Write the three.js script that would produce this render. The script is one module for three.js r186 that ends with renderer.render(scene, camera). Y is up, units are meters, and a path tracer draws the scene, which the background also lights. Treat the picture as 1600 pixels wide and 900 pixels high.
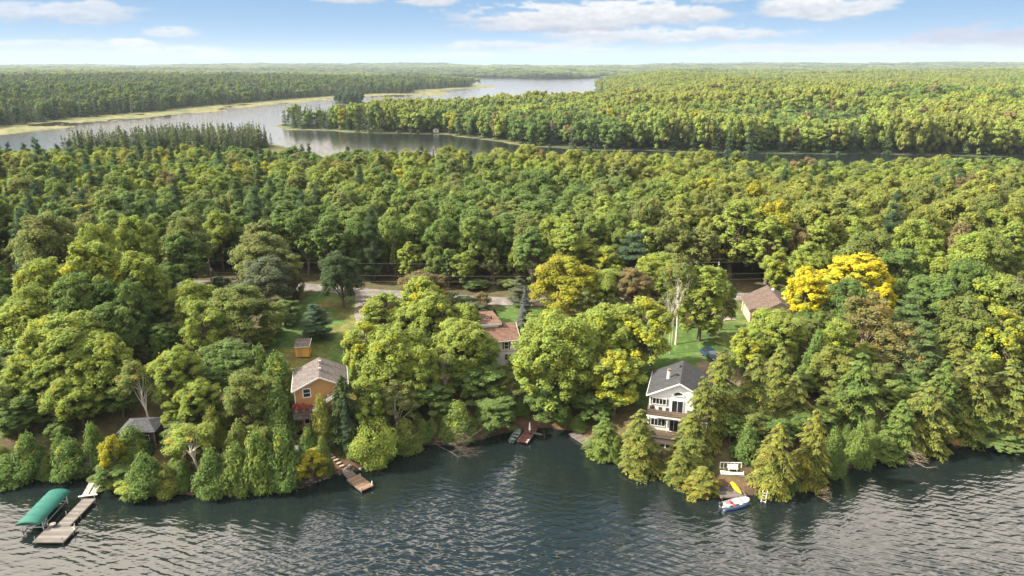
import * as THREE from 'three';
import { mergeGeometries } from 'three/addons/utils/BufferGeometryUtils.js';

// ---------- camera, sky, sun, exposure ----------
const scene = new THREE.Scene();
const camera = new THREE.PerspectiveCamera(44.47, 16 / 9, 1, 30000);
camera.position.set(0, 60, 0);
camera.rotation.set(-17.45 * Math.PI / 180, 0, 0);
const EXPOSURE = 3.45;
const renderer = new THREE.WebGLRenderer({ antialias: true });
renderer.toneMapping = THREE.LinearToneMapping;
renderer.toneMappingExposure = EXPOSURE;
renderer.shadowMap.enabled = true;

const SUN_AZ = -93 * Math.PI / 180, SUN_EL = 37 * Math.PI / 180;   // left of the view
const sunDir = new THREE.Vector3(Math.sin(SUN_AZ) * Math.cos(SUN_EL), Math.sin(SUN_EL), -Math.cos(SUN_AZ) * Math.cos(SUN_EL));
const sun = new THREE.DirectionalLight(new THREE.Color().setRGB(1, 0.91, 0.74), 4.1);
sun.name = 'sun';
sun.position.copy(sunDir).multiplyScalar(400).add(new THREE.Vector3(0, 0, -130));
sun.target.position.set(0, 0, -130);
sun.castShadow = true; sun.shadow.radius = 2.5;
Object.assign(sun.shadow.camera, { left: -220, right: 220, top: 220, bottom: -220, near: 1, far: 900 });
sun.shadow.mapSize.set(4096, 4096);
scene.add(sun, sun.target);

// ---------- helpers ----------
function rng(seed) { let s = seed >>> 0; return () => { s = (s + 0x6d2b79f5) | 0; let t = Math.imul(s ^ (s >>> 15), 1 | s); t = (t + Math.imul(t ^ (t >>> 7), 61 | t)) ^ t; return ((t ^ (t >>> 14)) >>> 0) / 4294967296; }; }
const { sin, cos, PI, sqrt, abs, min, max, floor, exp, pow, atan2, hypot } = Math;
const clamp = (x, a = 0, b = 1) => x < a ? a : x > b ? b : x;
const sstep = (a, b, x) => { const t = clamp((x - a) / (b - a)); return t * t * (3 - 2 * t); };
const lerp = (a, b, t) => a + (b - a) * t;
function hash(ix, iy) { let h = Math.imul(ix, 374761393) + Math.imul(iy, 668265263) | 0; h = Math.imul(h ^ (h >>> 13), 1274126177); return ((h ^ (h >>> 16)) >>> 0) / 4294967296; }
function noise(x, y) {
  const ix = floor(x), iy = floor(y), fx = x - ix, fy = y - iy, u = fx * fx * (3 - 2 * fx), v = fy * fy * (3 - 2 * fy);
  return lerp(lerp(hash(ix, iy), hash(ix + 1, iy), u), lerp(hash(ix, iy + 1), hash(ix + 1, iy + 1), u), v);
}
function fbm(x, y, o = 4) { let s = 0, a = 0.5, n = 0; for (let i = 0; i < o; i++) { s += a * noise(x, y); n += a; a *= 0.5; x = x * 2.03 + 17.1; y = y * 2.03 + 9.7; } return s / n; }

// ---------- sky: clear air, a few flat cumulus near the horizon, broken high cloud above, brightened out of view for reflections and fill light ----------
{
  const W = 4096, H = 2048, data = new Float32Array(W * H * 4), P = 17.45 * PI / 180;
  // cumulus: [azimuth deg, elevation deg, half width deg, half height deg, brightness, density]
  const C = [];
  const put = (px, py, rx, ry, b, dn) => { const u = (px - 800) / 1101, v = (py - 450) / 1101, f = cos(P) - v * sin(P), y = -sin(P) - v * cos(P); C.push([atan2(u, f) * 180 / PI, atan2(y, hypot(u, f)) * 180 / PI, rx / 19.5 * 1.3, ry / 19.5 * 1.35, b, dn]); };
  put(905, 30, 165, 19, 0.97, 1); put(1000, 24, 130, 17, 1, 0.95); put(1040, 57, 160, 11, 0.92, 0.9); put(860, 44, 120, 8, 0.8, 0.8); put(800, 73, 120, 6.5, 0.85, 0.75); put(890, 79, 85, 6, 0.85, 0.6);
  put(1290, 15, 80, 15, 1, 0.95); put(1230, 79, 160, 8, 0.78, 0.55); put(1430, 76, 220, 9, 0.72, 0.6); put(1570, 60, 110, 13, 0.56, 0.8);
  put(265, 53, 32, 7, 0.95, 0.7); put(207, 69, 28, 6, 0.98, 0.8); put(80, 70, 130, 7, 0.9, 0.6); put(275, 81, 66, 5, 0.88, 0.6); put(440, 92, 190, 5, 0.84, 0.4); put(720, 90, 60, 5, 0.85, 0.4);
  put(540, 0, 46, 6, 1, 0.8); put(665, 3, 40, 6, 1, 0.9); put(90, 22, 80, 15, 0.95, 0.7); put(700, -40, 140, 16, 1, 0.8); put(1150, -2, 60, 6, 0.98, 0.6);
  const CLOUD = [67.13, 31.65, 1.1];
  for (let row = 0; row < H; row++) {
    const el = ((row + 0.5) / H - 0.5) * PI, y = sin(el), c = cos(el), e = el * 180 / PI;
    for (let col = 0; col < W; col++) {
      const a = ((col + 0.5) / W - 0.5) * 2 * PI, x = cos(a) * c, z = sin(a) * c;
      const q = exp(-max(e, 0) / 4.2), q2 = exp(-max(e, 0) / 26);
      let r = 0.08 + 0.09 * q2 + 0.23 * q, g = 0.18 + 0.27 * q2 + 0.18 * q, b = 0.3 + 0.54 * q2 + 0.05 * q;
      const toSun = x * sunDir.x + y * sunDir.y + z * sunDir.z, glow = 0.5 * pow(max(toSun, 0), 6) + 0.15 * pow(max(toSun, 0), 2);
      r += glow * 0.5; g += glow * 0.45; b += glow * 0.36;
      if (e > 0) {
        const az = atan2(x, -z) * 180 / PI;
        if (e < 9 && abs(az) < 60) {
          for (const k of C) {
            const n = fbm(az * 0.55 + k[0] * 3, e * 2.6 + k[1], 5) - 0.5, n2 = fbm(az * 2.1, e * 7 + k[0], 4) - 0.5;
            const dx = (az - k[0]) / k[2], dy = (e - k[1]) / k[3] + (n * 1.3), under = dy < 0 ? 1.6 : 1;
            const m = 1 - hypot(dx, dy * under) - n * 0.55 - n2 * 0.4, d = sstep(0, 0.36, m) * k[5];
            if (d > 0) {
              const lit = clamp(0.5 + dy * 0.62 + n2 * 0.7), base = k[4];
              r = lerp(r, (0.44 + 0.56 * lit) * base, d); g = lerp(g, (0.50 + 0.49 * lit) * base, d); b = lerp(b, (0.62 + 0.36 * lit) * (0.35 + 0.65 * base), d);
            }
          }
        }
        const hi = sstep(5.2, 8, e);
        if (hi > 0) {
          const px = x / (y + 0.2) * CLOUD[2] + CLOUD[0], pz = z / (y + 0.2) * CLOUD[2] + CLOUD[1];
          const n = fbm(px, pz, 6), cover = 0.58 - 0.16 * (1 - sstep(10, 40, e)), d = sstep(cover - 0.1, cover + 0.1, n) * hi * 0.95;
          const lit = (lerp(0.25, 1.05, sstep(18, 36, e)) + 1.0 * (1 - sstep(8, 10, e))) * (2.65 + 0.8 * max(toSun, 0)) * (0.75 + 0.5 * fbm(px * 3 + 5, pz * 3, 3));  // added gain: low band whitens the far lake, overhead cloud lifts ambient light
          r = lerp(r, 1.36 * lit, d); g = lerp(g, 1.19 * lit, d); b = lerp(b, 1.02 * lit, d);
        }
      } else if (e < 0) { const t = clamp(-e / 8); r = lerp(r, 0.16, t); g = lerp(g, 0.19, t); b = lerp(b, 0.2, t); }
      const i = (row * W + col) * 4;
      data[i] = r / EXPOSURE; data[i + 1] = g / EXPOSURE; data[i + 2] = b / EXPOSURE; data[i + 3] = 1;
    }
  }
  const t = new THREE.DataTexture(data, W, H, THREE.RGBAFormat, THREE.FloatType);
  t.mapping = THREE.EquirectangularReflectionMapping; t.magFilter = THREE.LinearFilter; t.needsUpdate = true;
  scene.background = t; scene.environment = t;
}

// ---------- bookkeeping ----------
const taken = new Map();
function numbered(name) { const n = taken.get(name) ?? 0; taken.set(name, n + 1); return n ? name + '_' + String(n).padStart(3, '0') : name; }
function tag(o, label, category, group) { o.userData.label = label; o.userData.category = category; if (group) o.userData.group = group; return o; }
function structure(o) { o.userData.kind = 'structure'; return o; }
function shade(o) { o.traverse((m) => { if (m.isMesh) { m.castShadow = true; m.receiveShadow = true; } }); return o; }
function thing(name, label, category, x, y, d, turn = 0, group) {
  const o = new THREE.Group(); o.name = numbered(name); o.position.set(x, y, -d); o.rotation.y = turn; tag(o, label, category, group); scene.add(o); return o;
}
function part(name, geo, mat, parent) { const m = new THREE.Mesh(Array.isArray(geo) ? merge(geo) : geo, mat); m.name = name; m.castShadow = m.receiveShadow = true; parent.add(m); return m; }
function parts(name, list, mat, parent) { return list.map((g) => part(name, g, mat, parent)); }
function merge(list) { return mergeGeometries(list.map((g) => { g = g.index ? g.toNonIndexed() : g; for (const k of Object.keys(g.attributes)) if (!['position', 'normal', 'uv'].includes(k)) g.deleteAttribute(k); return g; })); }
function box(w, h, d, x = 0, y = 0, z = 0, ry = 0, rx = 0, rz = 0) { const g = new THREE.BoxGeometry(w, h, d); if (rx) g.rotateX(rx); if (rz) g.rotateZ(rz); if (ry) g.rotateY(ry); g.translate(x, y, z); return g; }
function cyl(r0, r1, h, x = 0, y = 0, z = 0, n = 10) { const g = new THREE.CylinderGeometry(r1, r0, h, n); g.translate(x, y, z); return g; }
function rod(a, b, r, r2 = r, n = 6) {
  const A = new THREE.Vector3(...a), B = new THREE.Vector3(...b), D = B.clone().sub(A), g = new THREE.CylinderGeometry(r2, r, D.length(), n);
  g.applyQuaternion(new THREE.Quaternion().setFromUnitVectors(new THREE.Vector3(0, 1, 0), D.normalize())); g.translate((A.x + B.x) / 2, (A.y + B.y) / 2, (A.z + B.z) / 2); return g;
}
function prism(pts, depth, z = 0) { const s = new THREE.Shape(pts.map((p) => new THREE.Vector2(...p))); const g = new THREE.ExtrudeGeometry(s, { depth, bevelEnabled: false }); g.translate(0, 0, z); return g; }
function slab(pts, t) {   // a roof slab over four corner points, t thick (downwards)
  const P = pts.map((p) => new THREE.Vector3(...p)), n = P[1].clone().sub(P[0]).cross(P[3].clone().sub(P[0])).normalize(); if (n.y < 0) n.negate();
  const Q = P.map((p) => p.clone().addScaledVector(n, -t)), v = [], uv = [];
  const quad = (a, b, c, d) => { for (const p of [a, b, c, a, c, d]) v.push(p.x, p.y, p.z); for (const [i, j] of [[a, a], [a, b], [a, c], [a, a], [a, c], [a, d]]) { const w = j.clone().sub(P[0]), e1 = P[1].clone().sub(P[0]).normalize(), e2 = n.clone().cross(e1); uv.push(w.dot(e1), w.dot(e2)); } };
  quad(P[0], P[1], P[2], P[3]); quad(Q[3], Q[2], Q[1], Q[0]);
  for (let i = 0; i < 4; i++) { const j = (i + 1) % 4; quad(P[j], P[i], Q[i], Q[j]); }
  const g = new THREE.BufferGeometry(); g.setAttribute('position', new THREE.Float32BufferAttribute(v, 3)); g.setAttribute('uv', new THREE.Float32BufferAttribute(uv, 2)); g.computeVertexNormals(); return g;
}

// ---------- textures and materials ----------
function dataTex(n, f, srgb = false) {
  const d = new Uint8Array(n * n * 4);
  for (let j = 0; j < n; j++) for (let i = 0; i < n; i++) { const c = f(i / n, j / n, i, j), k = (j * n + i) * 4; if (c.length) { d[k] = c[0] * 255; d[k + 1] = c[1] * 255; d[k + 2] = c[2] * 255; } else d[k] = d[k + 1] = d[k + 2] = clamp(c) * 255; d[k + 3] = 255; }
  const t = new THREE.DataTexture(d, n, n); t.wrapS = t.wrapT = THREE.RepeatWrapping; t.magFilter = THREE.LinearFilter; t.minFilter = THREE.LinearMipmapLinearFilter; t.generateMipmaps = true; if (srgb) t.colorSpace = THREE.SRGBColorSpace; t.needsUpdate = true; return t;
}
function tnoise(u, v, f, o = 4) { let s = 0, a = 0.5, n = 0; for (let k = 0; k < o; k++) { const x = u * f, y = v * f, ix = floor(x), iy = floor(y), fx = x - ix, fy = y - iy, U = fx * fx * (3 - 2 * fx), V = fy * fy * (3 - 2 * fy), h = (i, j) => hash(((i % f) + f) % f + k * 57, ((j % f) + f) % f + k * 131); s += a * lerp(lerp(h(ix, iy), h(ix + 1, iy), U), lerp(h(ix, iy + 1), h(ix + 1, iy + 1), U), V); n += a; a *= 0.5; f *= 2; } return s / n; }
const rep = (t, x, y = x) => { const c = t.clone(); c.repeat.set(x, y); c.needsUpdate = true; return c; };
const grain = dataTex(256, (u, v) => { const n = 0.62 + 0.38 * tnoise(u, v, 8, 5); return [n, n, n]; }, true);
const shingleTex = dataTex(256, (u, v) => { const r = floor(v * 16), k = hash(floor(u * 20 + (r % 2) * 0.5), r), n = 0.55 + 0.3 * k + 0.22 * tnoise(u, v, 4, 5); return [n, n, n]; }, true);
const boardTex = dataTex(256, (u, v) => { const k = hash(floor(v * 16), 3), n = 0.6 + 0.22 * k + 0.2 * tnoise(u, v, 6, 5); return [n, n, n]; }, true);
const sidingTex = dataTex(256, (u, v) => { const n = 0.9 + 0.1 * tnoise(u, v, 5, 5); return [n, n, n]; }, true);
const sidingBump = dataTex(256, (u, v) => { const f = (v * 16) % 1; return f * 0.9 + 0.05; });
const std = (r, g, b, o = {}) => new THREE.MeshStandardMaterial({ color: new THREE.Color().setRGB(r, g, b), roughness: 0.85, ...o });
const shingle = (r, g, b) => std(r, g, b, { map: rep(shingleTex, 0.32), roughness: 0.95 });
const siding = (r, g, b) => std(r, g, b, { map: rep(sidingTex, 0.35), bumpMap: rep(sidingBump, 0.35), bumpScale: 0.015, roughness: 0.7 });
const boards = (r, g, b) => std(r, g, b, { map: rep(boardTex, 0.45), roughness: 0.9 });
const MAT = {
  white: std(0.72, 0.71, 0.68, { roughness: 0.6 }), whitePlastic: std(0.78, 0.78, 0.77, { roughness: 0.45 }), greyMetal: std(0.42, 0.43, 0.45, { roughness: 0.45, metalness: 0.4 }),
  glass: new THREE.MeshPhysicalMaterial({ color: new THREE.Color().setRGB(0.02, 0.025, 0.03), roughness: 0.06, ior: 1.5 }), dark: std(0.02, 0.02, 0.022), rubber: std(0.02, 0.02, 0.02, { roughness: 0.95 }),
  whiteSiding: siding(0.8, 0.79, 0.77), orangeSiding: siding(0.5, 0.27, 0.1), tanSiding: siding(0.52, 0.42, 0.29), yellowSiding: siding(0.66, 0.36, 0.08), brownWall: siding(0.12, 0.08, 0.06),
  greyRoof: shingle(0.15, 0.128, 0.124), slateRoof: shingle(0.05, 0.054, 0.064), brownRoof: shingle(0.19, 0.105, 0.078), taupeRoof: shingle(0.135, 0.095, 0.08), darkRoof: shingle(0.07, 0.075, 0.09),
  deckWood: boards(0.2, 0.145, 0.11), redWood: boards(0.17, 0.07, 0.05), greyWood: boards(0.16, 0.135, 0.12), paleWood: boards(0.19, 0.175, 0.165), pinkWood: boards(0.26, 0.165, 0.115),
  pole: std(0.36, 0.31, 0.26, { map: grain, roughness: 0.95 }), wire: std(0.16, 0.16, 0.16), teal: std(0.006, 0.105, 0.085, { roughness: 0.6 }), yellowBoat: std(0.75, 0.46, 0.02, { roughness: 0.35 }), greenBoat: std(0.16, 0.24, 0.2, { roughness: 0.5 }),
  boatGrey: std(0.55, 0.57, 0.6, { roughness: 0.35, metalness: 0.3 }), blue: std(0.05, 0.2, 0.5, { roughness: 0.5 }), red: std(0.35, 0.03, 0.03), carPaint: new THREE.MeshPhysicalMaterial({ color: new THREE.Color().setRGB(0.012, 0.03, 0.07), roughness: 0.35, clearcoat: 1, clearcoatRoughness: 0.05 }),
  stone: std(0.33, 0.29, 0.26, { map: grain, roughness: 0.95 }), tanStone: std(0.5, 0.26, 0.1, { map: grain, roughness: 0.9 }), driftwood: std(0.3, 0.23, 0.19, { map: grain, roughness: 1 }), lamp: std(0.8, 0.8, 0.75, { roughness: 0.2 }), tail: std(0.4, 0.02, 0.02, { roughness: 0.3 }),
};
MAT.bark = std(0.12, 0.095, 0.075, { roughness: 1 }); MAT.whiteBark = std(0.62, 0.57, 0.5, { roughness: 0.9 }); MAT.tanBark = std(0.36, 0.29, 0.22, { roughness: 0.95 });

// ---------- the land ----------
// outlines as [x, distance]; distance runs away from the viewpoint (z = -distance)
const FRONT = [[-420, 100], [-200, 97], [-107.9, 94.4], [-87.3, 93.1], [-77.6, 93.1], [-72.3, 93.8], [-66.2, 94.9], [-63.1, 93.1], [-59.5, 90.9], [-56.1, 89.1], [-49, 89.8], [-38.9, 90.8], [-31.5, 91.4], [-29.2, 93.5], [-25.8, 95.6], [-22.2, 97.8], [-19.7, 100.5], [-16.9, 103.3], [-11.8, 105], [-6.5, 105.8], [0, 108], [5.6, 109.8], [9.9, 108.5], [12.9, 105], [15, 100.5], [16.6, 97.4], [19.8, 95.6], [23.7, 94.9], [25.7, 93.1], [27.6, 91.1], [31.3, 90.4], [35.9, 90.1], [41.8, 90.8], [46.6, 93.1], [50.7, 96], [55.8, 98.2], [62.1, 100.5], [68.6, 102.9], [74.3, 105.4], [80.2, 106.3], [87, 106.7], [122.2, 109.4], [250, 114], [450, 120]];
const LANDS = {
  near: [...FRONT, [520, 260], [400, 298], [330, 298], [240, 299], [150, 309], [60, 323], [-40, 345], [-130, 350], [-210, 356], [-300, 362], [-420, 370], [-700, 370], [-700, 200]],
  spit: [[-420, 480], [-352, 512], [-320, 548], [-290, 590], [-230, 606], [-200, 590], [-171, 550], [-168, 520], [-187, 500], [-260, 490]],
  right: [[-251, 752], [-228, 714], [-188, 706], [-159, 685], [-121, 678], [-65, 659], [-34, 629], [-10, 586], [25, 561], [63, 539], [141, 522], [206, 511], [271, 503], [357, 496], [600, 470], [1500, 520], [9000, 4000], [9000, 9000], [1201, 5527], [977, 4493], [626, 3595], [340, 2600], [225, 1993], [205, 1600], [160, 1250], [90, 1050], [0, 960], [-70, 890], [-130, 840], [-175, 800], [-215, 785], [-261, 795]],
  left: [[-2500, 500], [-700, 560], [-519, 600], [-466, 653], [-458, 737], [-458, 834], [-443, 911], [-416, 1002], [-405, 1150], [-370, 1275], [-327, 1491], [-263, 1620], [-150, 1560], [-140, 1680], [-186, 1900], [-111, 2111], [-40, 2175], [-60, 2477], [-200, 2764], [-500, 3600], [-900, 4229], [-3000, 6000], [-9000, 9000], [-9000, 500]],
  island: [[-302, 1231], [-285, 1200], [-262, 1195], [-250, 1240], [-262, 1285], [-290, 1310]],
  farther: [[-12000, 5000], [-736, 4229], [-87, 3994], [60, 3850], [198, 3784], [330, 3850], [417, 3994], [834, 4792], [1201, 5527], [12000, 7000], [12000, 12500], [-12000, 12500]],
};
const bounds = {};
for (const k in LANDS) { const P = LANDS[k]; bounds[k] = [min(...P.map((p) => p[0])), max(...P.map((p) => p[0])), min(...P.map((p) => p[1])), max(...P.map((p) => p[1]))]; }
function inland(k, x, d) {   // metres inside the outline (negative outside)
  const P = LANDS[k], b = bounds[k];
  if (x < b[0] - 60 || x > b[1] + 60 || d < b[2] - 60 || d > b[3] + 60) return -60;
  let best = 1e18, inside = false;
  for (let i = 0, j = P.length - 1; i < P.length; j = i++) {
    const ax = P[j][0], ay = P[j][1], bx = P[i][0] - ax, by = P[i][1] - ay, t = clamp(((x - ax) * bx + (d - ay) * by) / (bx * bx + by * by)), ex = x - ax - bx * t, ey = d - ay - by * t, q = ex * ex + ey * ey;
    if (q < best) best = q;
    if ((P[i][1] > d) !== (P[j][1] > d) && x < (P[j][0] - P[i][0]) * (d - P[i][1]) / (P[j][1] - P[i][1]) + P[i][0]) inside = !inside;
  }
  return inside ? sqrt(best) : -sqrt(best);
}
const BANK = [[-60, -4], [-8, -2.2], [-1, -0.35], [0, 0.02], [0.6, 0.55], [3, 1.35], [8, 3], [18, 6], [35, 8.5], [55, 9.2], [1e9, 9.2]];
function bank(s) { for (let i = 1; i < BANK.length; i++) if (s <= BANK[i][0]) { const a = BANK[i - 1], b = BANK[i]; return lerp(a[1], b[1], clamp((s - a[0]) / (b[0] - a[0]))); } return 9.2; }
function wob(x, d) { return (fbm(x * 0.35 + 40, d * 0.35, 2) - 0.5) * 1.6; }
function landAt(x, d) {
  // [height, metres inland, which]
  const w = d < 130 ? wob(x, d) : d > 480 ? (fbm(x * 0.03, d * 0.03, 3) - 0.5) * 22 : 0;
  let h = -4, s = -60, which = 'near';
  const n = inland('near', x, d) + (d < 130 ? w : 0);
  if (n > -60) { h = bank(n) + (n > 40 ? (fbm(x / 60, d / 60, 2) - 0.5) * 3 * sstep(40, 90, n) : 0); s = n; }
  if (d > 470) for (const k of ['spit', 'right', 'left', 'island', 'farther']) {
    const q = inland(k, x, d) + w * (k === 'spit' || k === 'island' ? 0.3 : 1);
    if (q > -60) {
      let e = q < 0 ? max(-4, q * 0.1) : k === 'spit' ? min(1, q * 0.1) : k === 'island' ? min(4, q * 0.2) : 0;
      if (q >= 0 && k === 'right') e = min(0.6, q * 0.08) + sstep(8, 200, q) * (6 + 9 * sstep(0, 350, x)) * (0.6 + 0.8 * fbm(x / 150 + 2, d / 150, 2)) - sstep(230, 420, q) * 7 * sstep(0, 300, x) + sstep(500, 1300, q) * 14 * fbm(x / 330, d / 300, 3) + sstep(1500, 4500, d) * 30 * fbm(x / 900, d / 900, 3);
      if (q >= 0 && k === 'left') e = min(0.2, q * 0.03) + (fbm(x / 26, d / 60, 3) - 0.47) * 1.6 * (1 - sstep(50, 85, q)) + sstep(70, 300, q) * 9 + sstep(300, 900, q) * 10 * fbm(x / 300 + 9, d / 300, 3);
      if (q >= 0 && k === 'farther') e = min(3, q * 0.05) + sstep(60, 900, q) * 16 + sstep(4500, 9500, d) * 88 * pow(fbm(x / 1700 + 3, d / 1500 + 8, 3), 1.2) * (1 + 0.5 * sstep(-1000, 5000, x));
      if (e > h) { h = e; s = q; which = k; }
    }
  }
  return [h, s, which];
}
const heightAt = (x, d) => landAt(x, d)[0];

// clearings: lawns, roads, buildings
const ROAD = [[-260, 176], [-150, 169], [-95, 165], [-60, 162], [-46, 161], [-34, 158], [-22, 156], [-8, 153.5], [5, 152.5], [25, 152.8], [42, 153.8], [56, 156], [75, 160], [110, 166], [180, 178], [300, 190]];
const DRIVE1 = [[-35, 157], [-33.5, 150], [-32.5, 144], [-30, 137], [-26, 130]], DRIVE2 = [[36, 153.5], [42, 150], [44.5, 146], [46, 140]], TRACK = [[38, 124], [40, 119], [37, 114]];
function nearLine(L, x, d) { let best = 1e9; for (let i = 1; i < L.length; i++) { const ax = L[i - 1][0], ay = L[i - 1][1], bx = L[i][0] - ax, by = L[i][1] - ay, t = clamp(((x - ax) * bx + (d - ay) * by) / (bx * bx + by * by)); best = min(best, hypot(x - ax - bx * t, d - ay - by * t)); } return best; }
const LAWNS = [[[-47, 158], [-32, 154], [-27, 135], [-24, 112], [-40, 111], [-46, 122], [-49, 140]], [[-14, 150], [8, 149], [10, 134], [4, 127], [-12, 127], [-16, 138]], [[20, 118], [18, 132], [28, 142], [34, 150], [46, 152], [60, 150], [49, 134], [44, 122], [40, 110], [22, 109]]];
function inPoly(P, x, d) { let c = false; for (let i = 0, j = P.length - 1; i < P.length; j = i++) if ((P[i][1] > d) !== (P[j][1] > d) && x < (P[j][0] - P[i][0]) * (d - P[i][1]) / (P[j][1] - P[i][1]) + P[i][0]) c = !c; return c; }
const PADS = [[-31, 106, 7], [27, 105, 8], [-5, 128, 9], [54, 140, 9], [-58, 99, 4], [-39.5, 122, 3], [37, 122, 4], [-83, 158, 5]];
function clearAt(x, d, m = 0) {
  if (nearLine(ROAD, x, d) < 4.5 + m || nearLine(DRIVE1, x, d) < 2.5 + m || nearLine(DRIVE2, x, d) < 2.5 + m) return true;
  for (const L of LAWNS) if (inPoly(L, x, d)) return true;
  for (const p of PADS) if (hypot(x - p[0], d - p[1]) < p[2] + m) return true;
  return false;
}
// rows of the sheet grow with distance; columns fan out with it
function sheet(rows, cols, spread, f) {
  const pos = [], col = [], uv = [], idx = [];
  for (const d of rows) for (let j = 0; j <= cols; j++) { const x = (d + 40) * spread * (j / cols * 2 - 1), o = f(x, d); pos.push(x, o[0], -d); col.push(o[1], o[2], o[3]); uv.push(x, d); }
  const n = cols + 1;
  for (let i = 0; i + 1 < rows.length; i++) for (let j = 0; j < cols; j++) { const a = i * n + j, b = a + 1, c = a + n, e = c + 1; idx.push(a, b, c, b, e, c); }
  const g = new THREE.BufferGeometry(); g.setAttribute('position', new THREE.Float32BufferAttribute(pos, 3)); g.setAttribute('color', new THREE.Float32BufferAttribute(col, 3)); g.setAttribute('uv', new THREE.Float32BufferAttribute(uv, 2)); g.setIndex(idx); g.computeVertexNormals(); return g;
}
{
  const rows = []; let d = 30; while (d < 84) { rows.push(d); d += 6; } while (d < 160) { rows.push(d); d += 0.55; } while (d < 470) { rows.push(d); d += 3; } while (d < 13500) { rows.push(d); d *= 1.016; }
  const g = sheet(rows, 420, 0.95, (x, d) => {
    const [h, s, k] = landAt(x, d), n = fbm(x * 0.22, d * 0.22, 3), n2 = fbm(x * 0.05 + 7, d * 0.05, 3), n3 = noise(x * 1.7, d * 1.7);
    let c = [0.07 + 0.05 * n3, 0.06 + 0.045 * n, 0.03];                    // leaf litter
    if (d < 170 && s > 1.5) for (const L of LAWNS) if (inPoly(L, x + (n3 - 0.5) * 2, d + (n - 0.5) * 4)) { const y = sstep(0.55, 0.75, n2 * 0.6 + n * 0.4); c = [lerp(0.075, 0.22, y) * (0.85 + 0.3 * n3), lerp(0.15, 0.19, y) * (0.85 + 0.3 * n3), lerp(0.022, 0.05, y)]; if (x > 34 && x < 42 && d > 113 && d < 125 && n > 0.42) c = [0.23, 0.17, 0.12]; }
    if (s < 3 && d < 200) c = lerpc(c, [0.13 + 0.07 * n3, 0.085, 0.06], sstep(3, 1, s) * (0.4 + 0.6 * n));
    if (s < 0) c = lerpc(c, [0.1, 0.07, 0.04], 0.8);
    if (d > 470) {
      const marsh = k === 'left' ? 1 - sstep(60, 105, s + (n2 - 0.5) * 60) : k === 'spit' ? 1 - sstep(8, 20, s) : k === 'right' && x < 30 ? (1 - sstep(2, 9, s)) * 0.8 : 0;
      c = lerpc([0.06, 0.085, 0.03], n > 0.5 ? [0.13, 0.15, 0.045] : [0.19 + 0.08 * n2, 0.185 + 0.06 * n2, 0.08], marsh);
      if (k === 'right' && d > 1050 && d < 1700 && x > 650 && x < 1100 && fbm(x / 120, d / 300, 2) > 0.54) c = [0.42, 0.4, 0.16];
    }
    return [h, ...c];
  });
  function lerpc(a, b, t) { return [lerp(a[0], b[0], t), lerp(a[1], b[1], t), lerp(a[2], b[2], t)]; }
  const m = new THREE.Mesh(g, new THREE.MeshStandardMaterial({ vertexColors: true, roughness: 1, map: rep(grain, 0.21), bumpMap: rep(grain, 0.4), bumpScale: 0.12 })); m.name = 'ground'; m.receiveShadow = true; m.castShadow = true; scene.add(structure(m));
}
// ---------- water ----------
{
  const R = rng(5), W = [];
  for (let i = 0; i < 46; i++) { const L = 0.46 * pow(5, pow(R(), 1.6)), a = PI / 2 + (R() - 0.5) * 1.3 + 0.12, k = 2 * PI / L; W.push([cos(a) * k, sin(a) * k, R() * 7, 0.0082 * L]); }
  const rows = []; let d = 40; while (d < 66) { rows.push(d); d += 1; } while (d < 112) { rows.push(d); d += 0.118; } while (d < 430) { rows.push(d); d += 12; } rows.push(430); const farRows = []; d = 430; while (d < 13500) { farRows.push(d); d *= 1.05; }
  const g = sheet(rows, 880, 0.86, (x, d) => {
    let h = 0; const f = 1 - sstep(104, 112, d);
    if (f > 0) { const gust = (0.5 + 1.0 * fbm(x * 0.06 + 3, d * 0.09, 3)) * (0.14 + 0.86 * sstep(4, 32, -inland('near', x, d))); for (const w of W) h += w[3] * sin(x * w[0] + d * w[1] + w[2]); h *= f * gust; }
    return [h, 1, 1, 1];
  });
  g.deleteAttribute('color');
  const rip = dataTex(1024, (u, v) => { let s = 0; for (let i = 1; i <= 26; i++) { const kx = floor((hash(i, 1) - 0.5) * 30), ky = 9 + floor(hash(i, 2) * 40); s += sin(2 * PI * (u * kx + v * ky) + hash(i, 3) * 7) * 7 / (kx * kx * 0.3 + ky * ky) ** 0.5; } return 0.5 + s * 0.035 + 0.1 * (tnoise(u, v, 24, 3) - 0.5); });
  const m = new THREE.Mesh(g, new THREE.MeshPhysicalMaterial({ color: new THREE.Color().setRGB(0.008, 0.013, 0.014), roughness: 0.05, ior: 1.85, bumpMap: rep(rip, 1 / 13), bumpScale: 0.06 }));
  m.name = 'lake_water'; m.receiveShadow = true; scene.add(structure(m));
  const fg = sheet(farRows, 60, 0.95, () => [0, 1, 1, 1]); fg.deleteAttribute('color');   // the broad open lake behind lies in the wind
  const fm = new THREE.Mesh(fg, new THREE.MeshPhysicalMaterial({ color: new THREE.Color().setRGB(0.01, 0.014, 0.016), roughness: 0.1, ior: 2.3, bumpMap: rep(rip, 1 / 21), bumpScale: 0.16 }));
  fm.name = 'far_lake_water'; fm.receiveShadow = true; scene.add(structure(fm));
}
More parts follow.
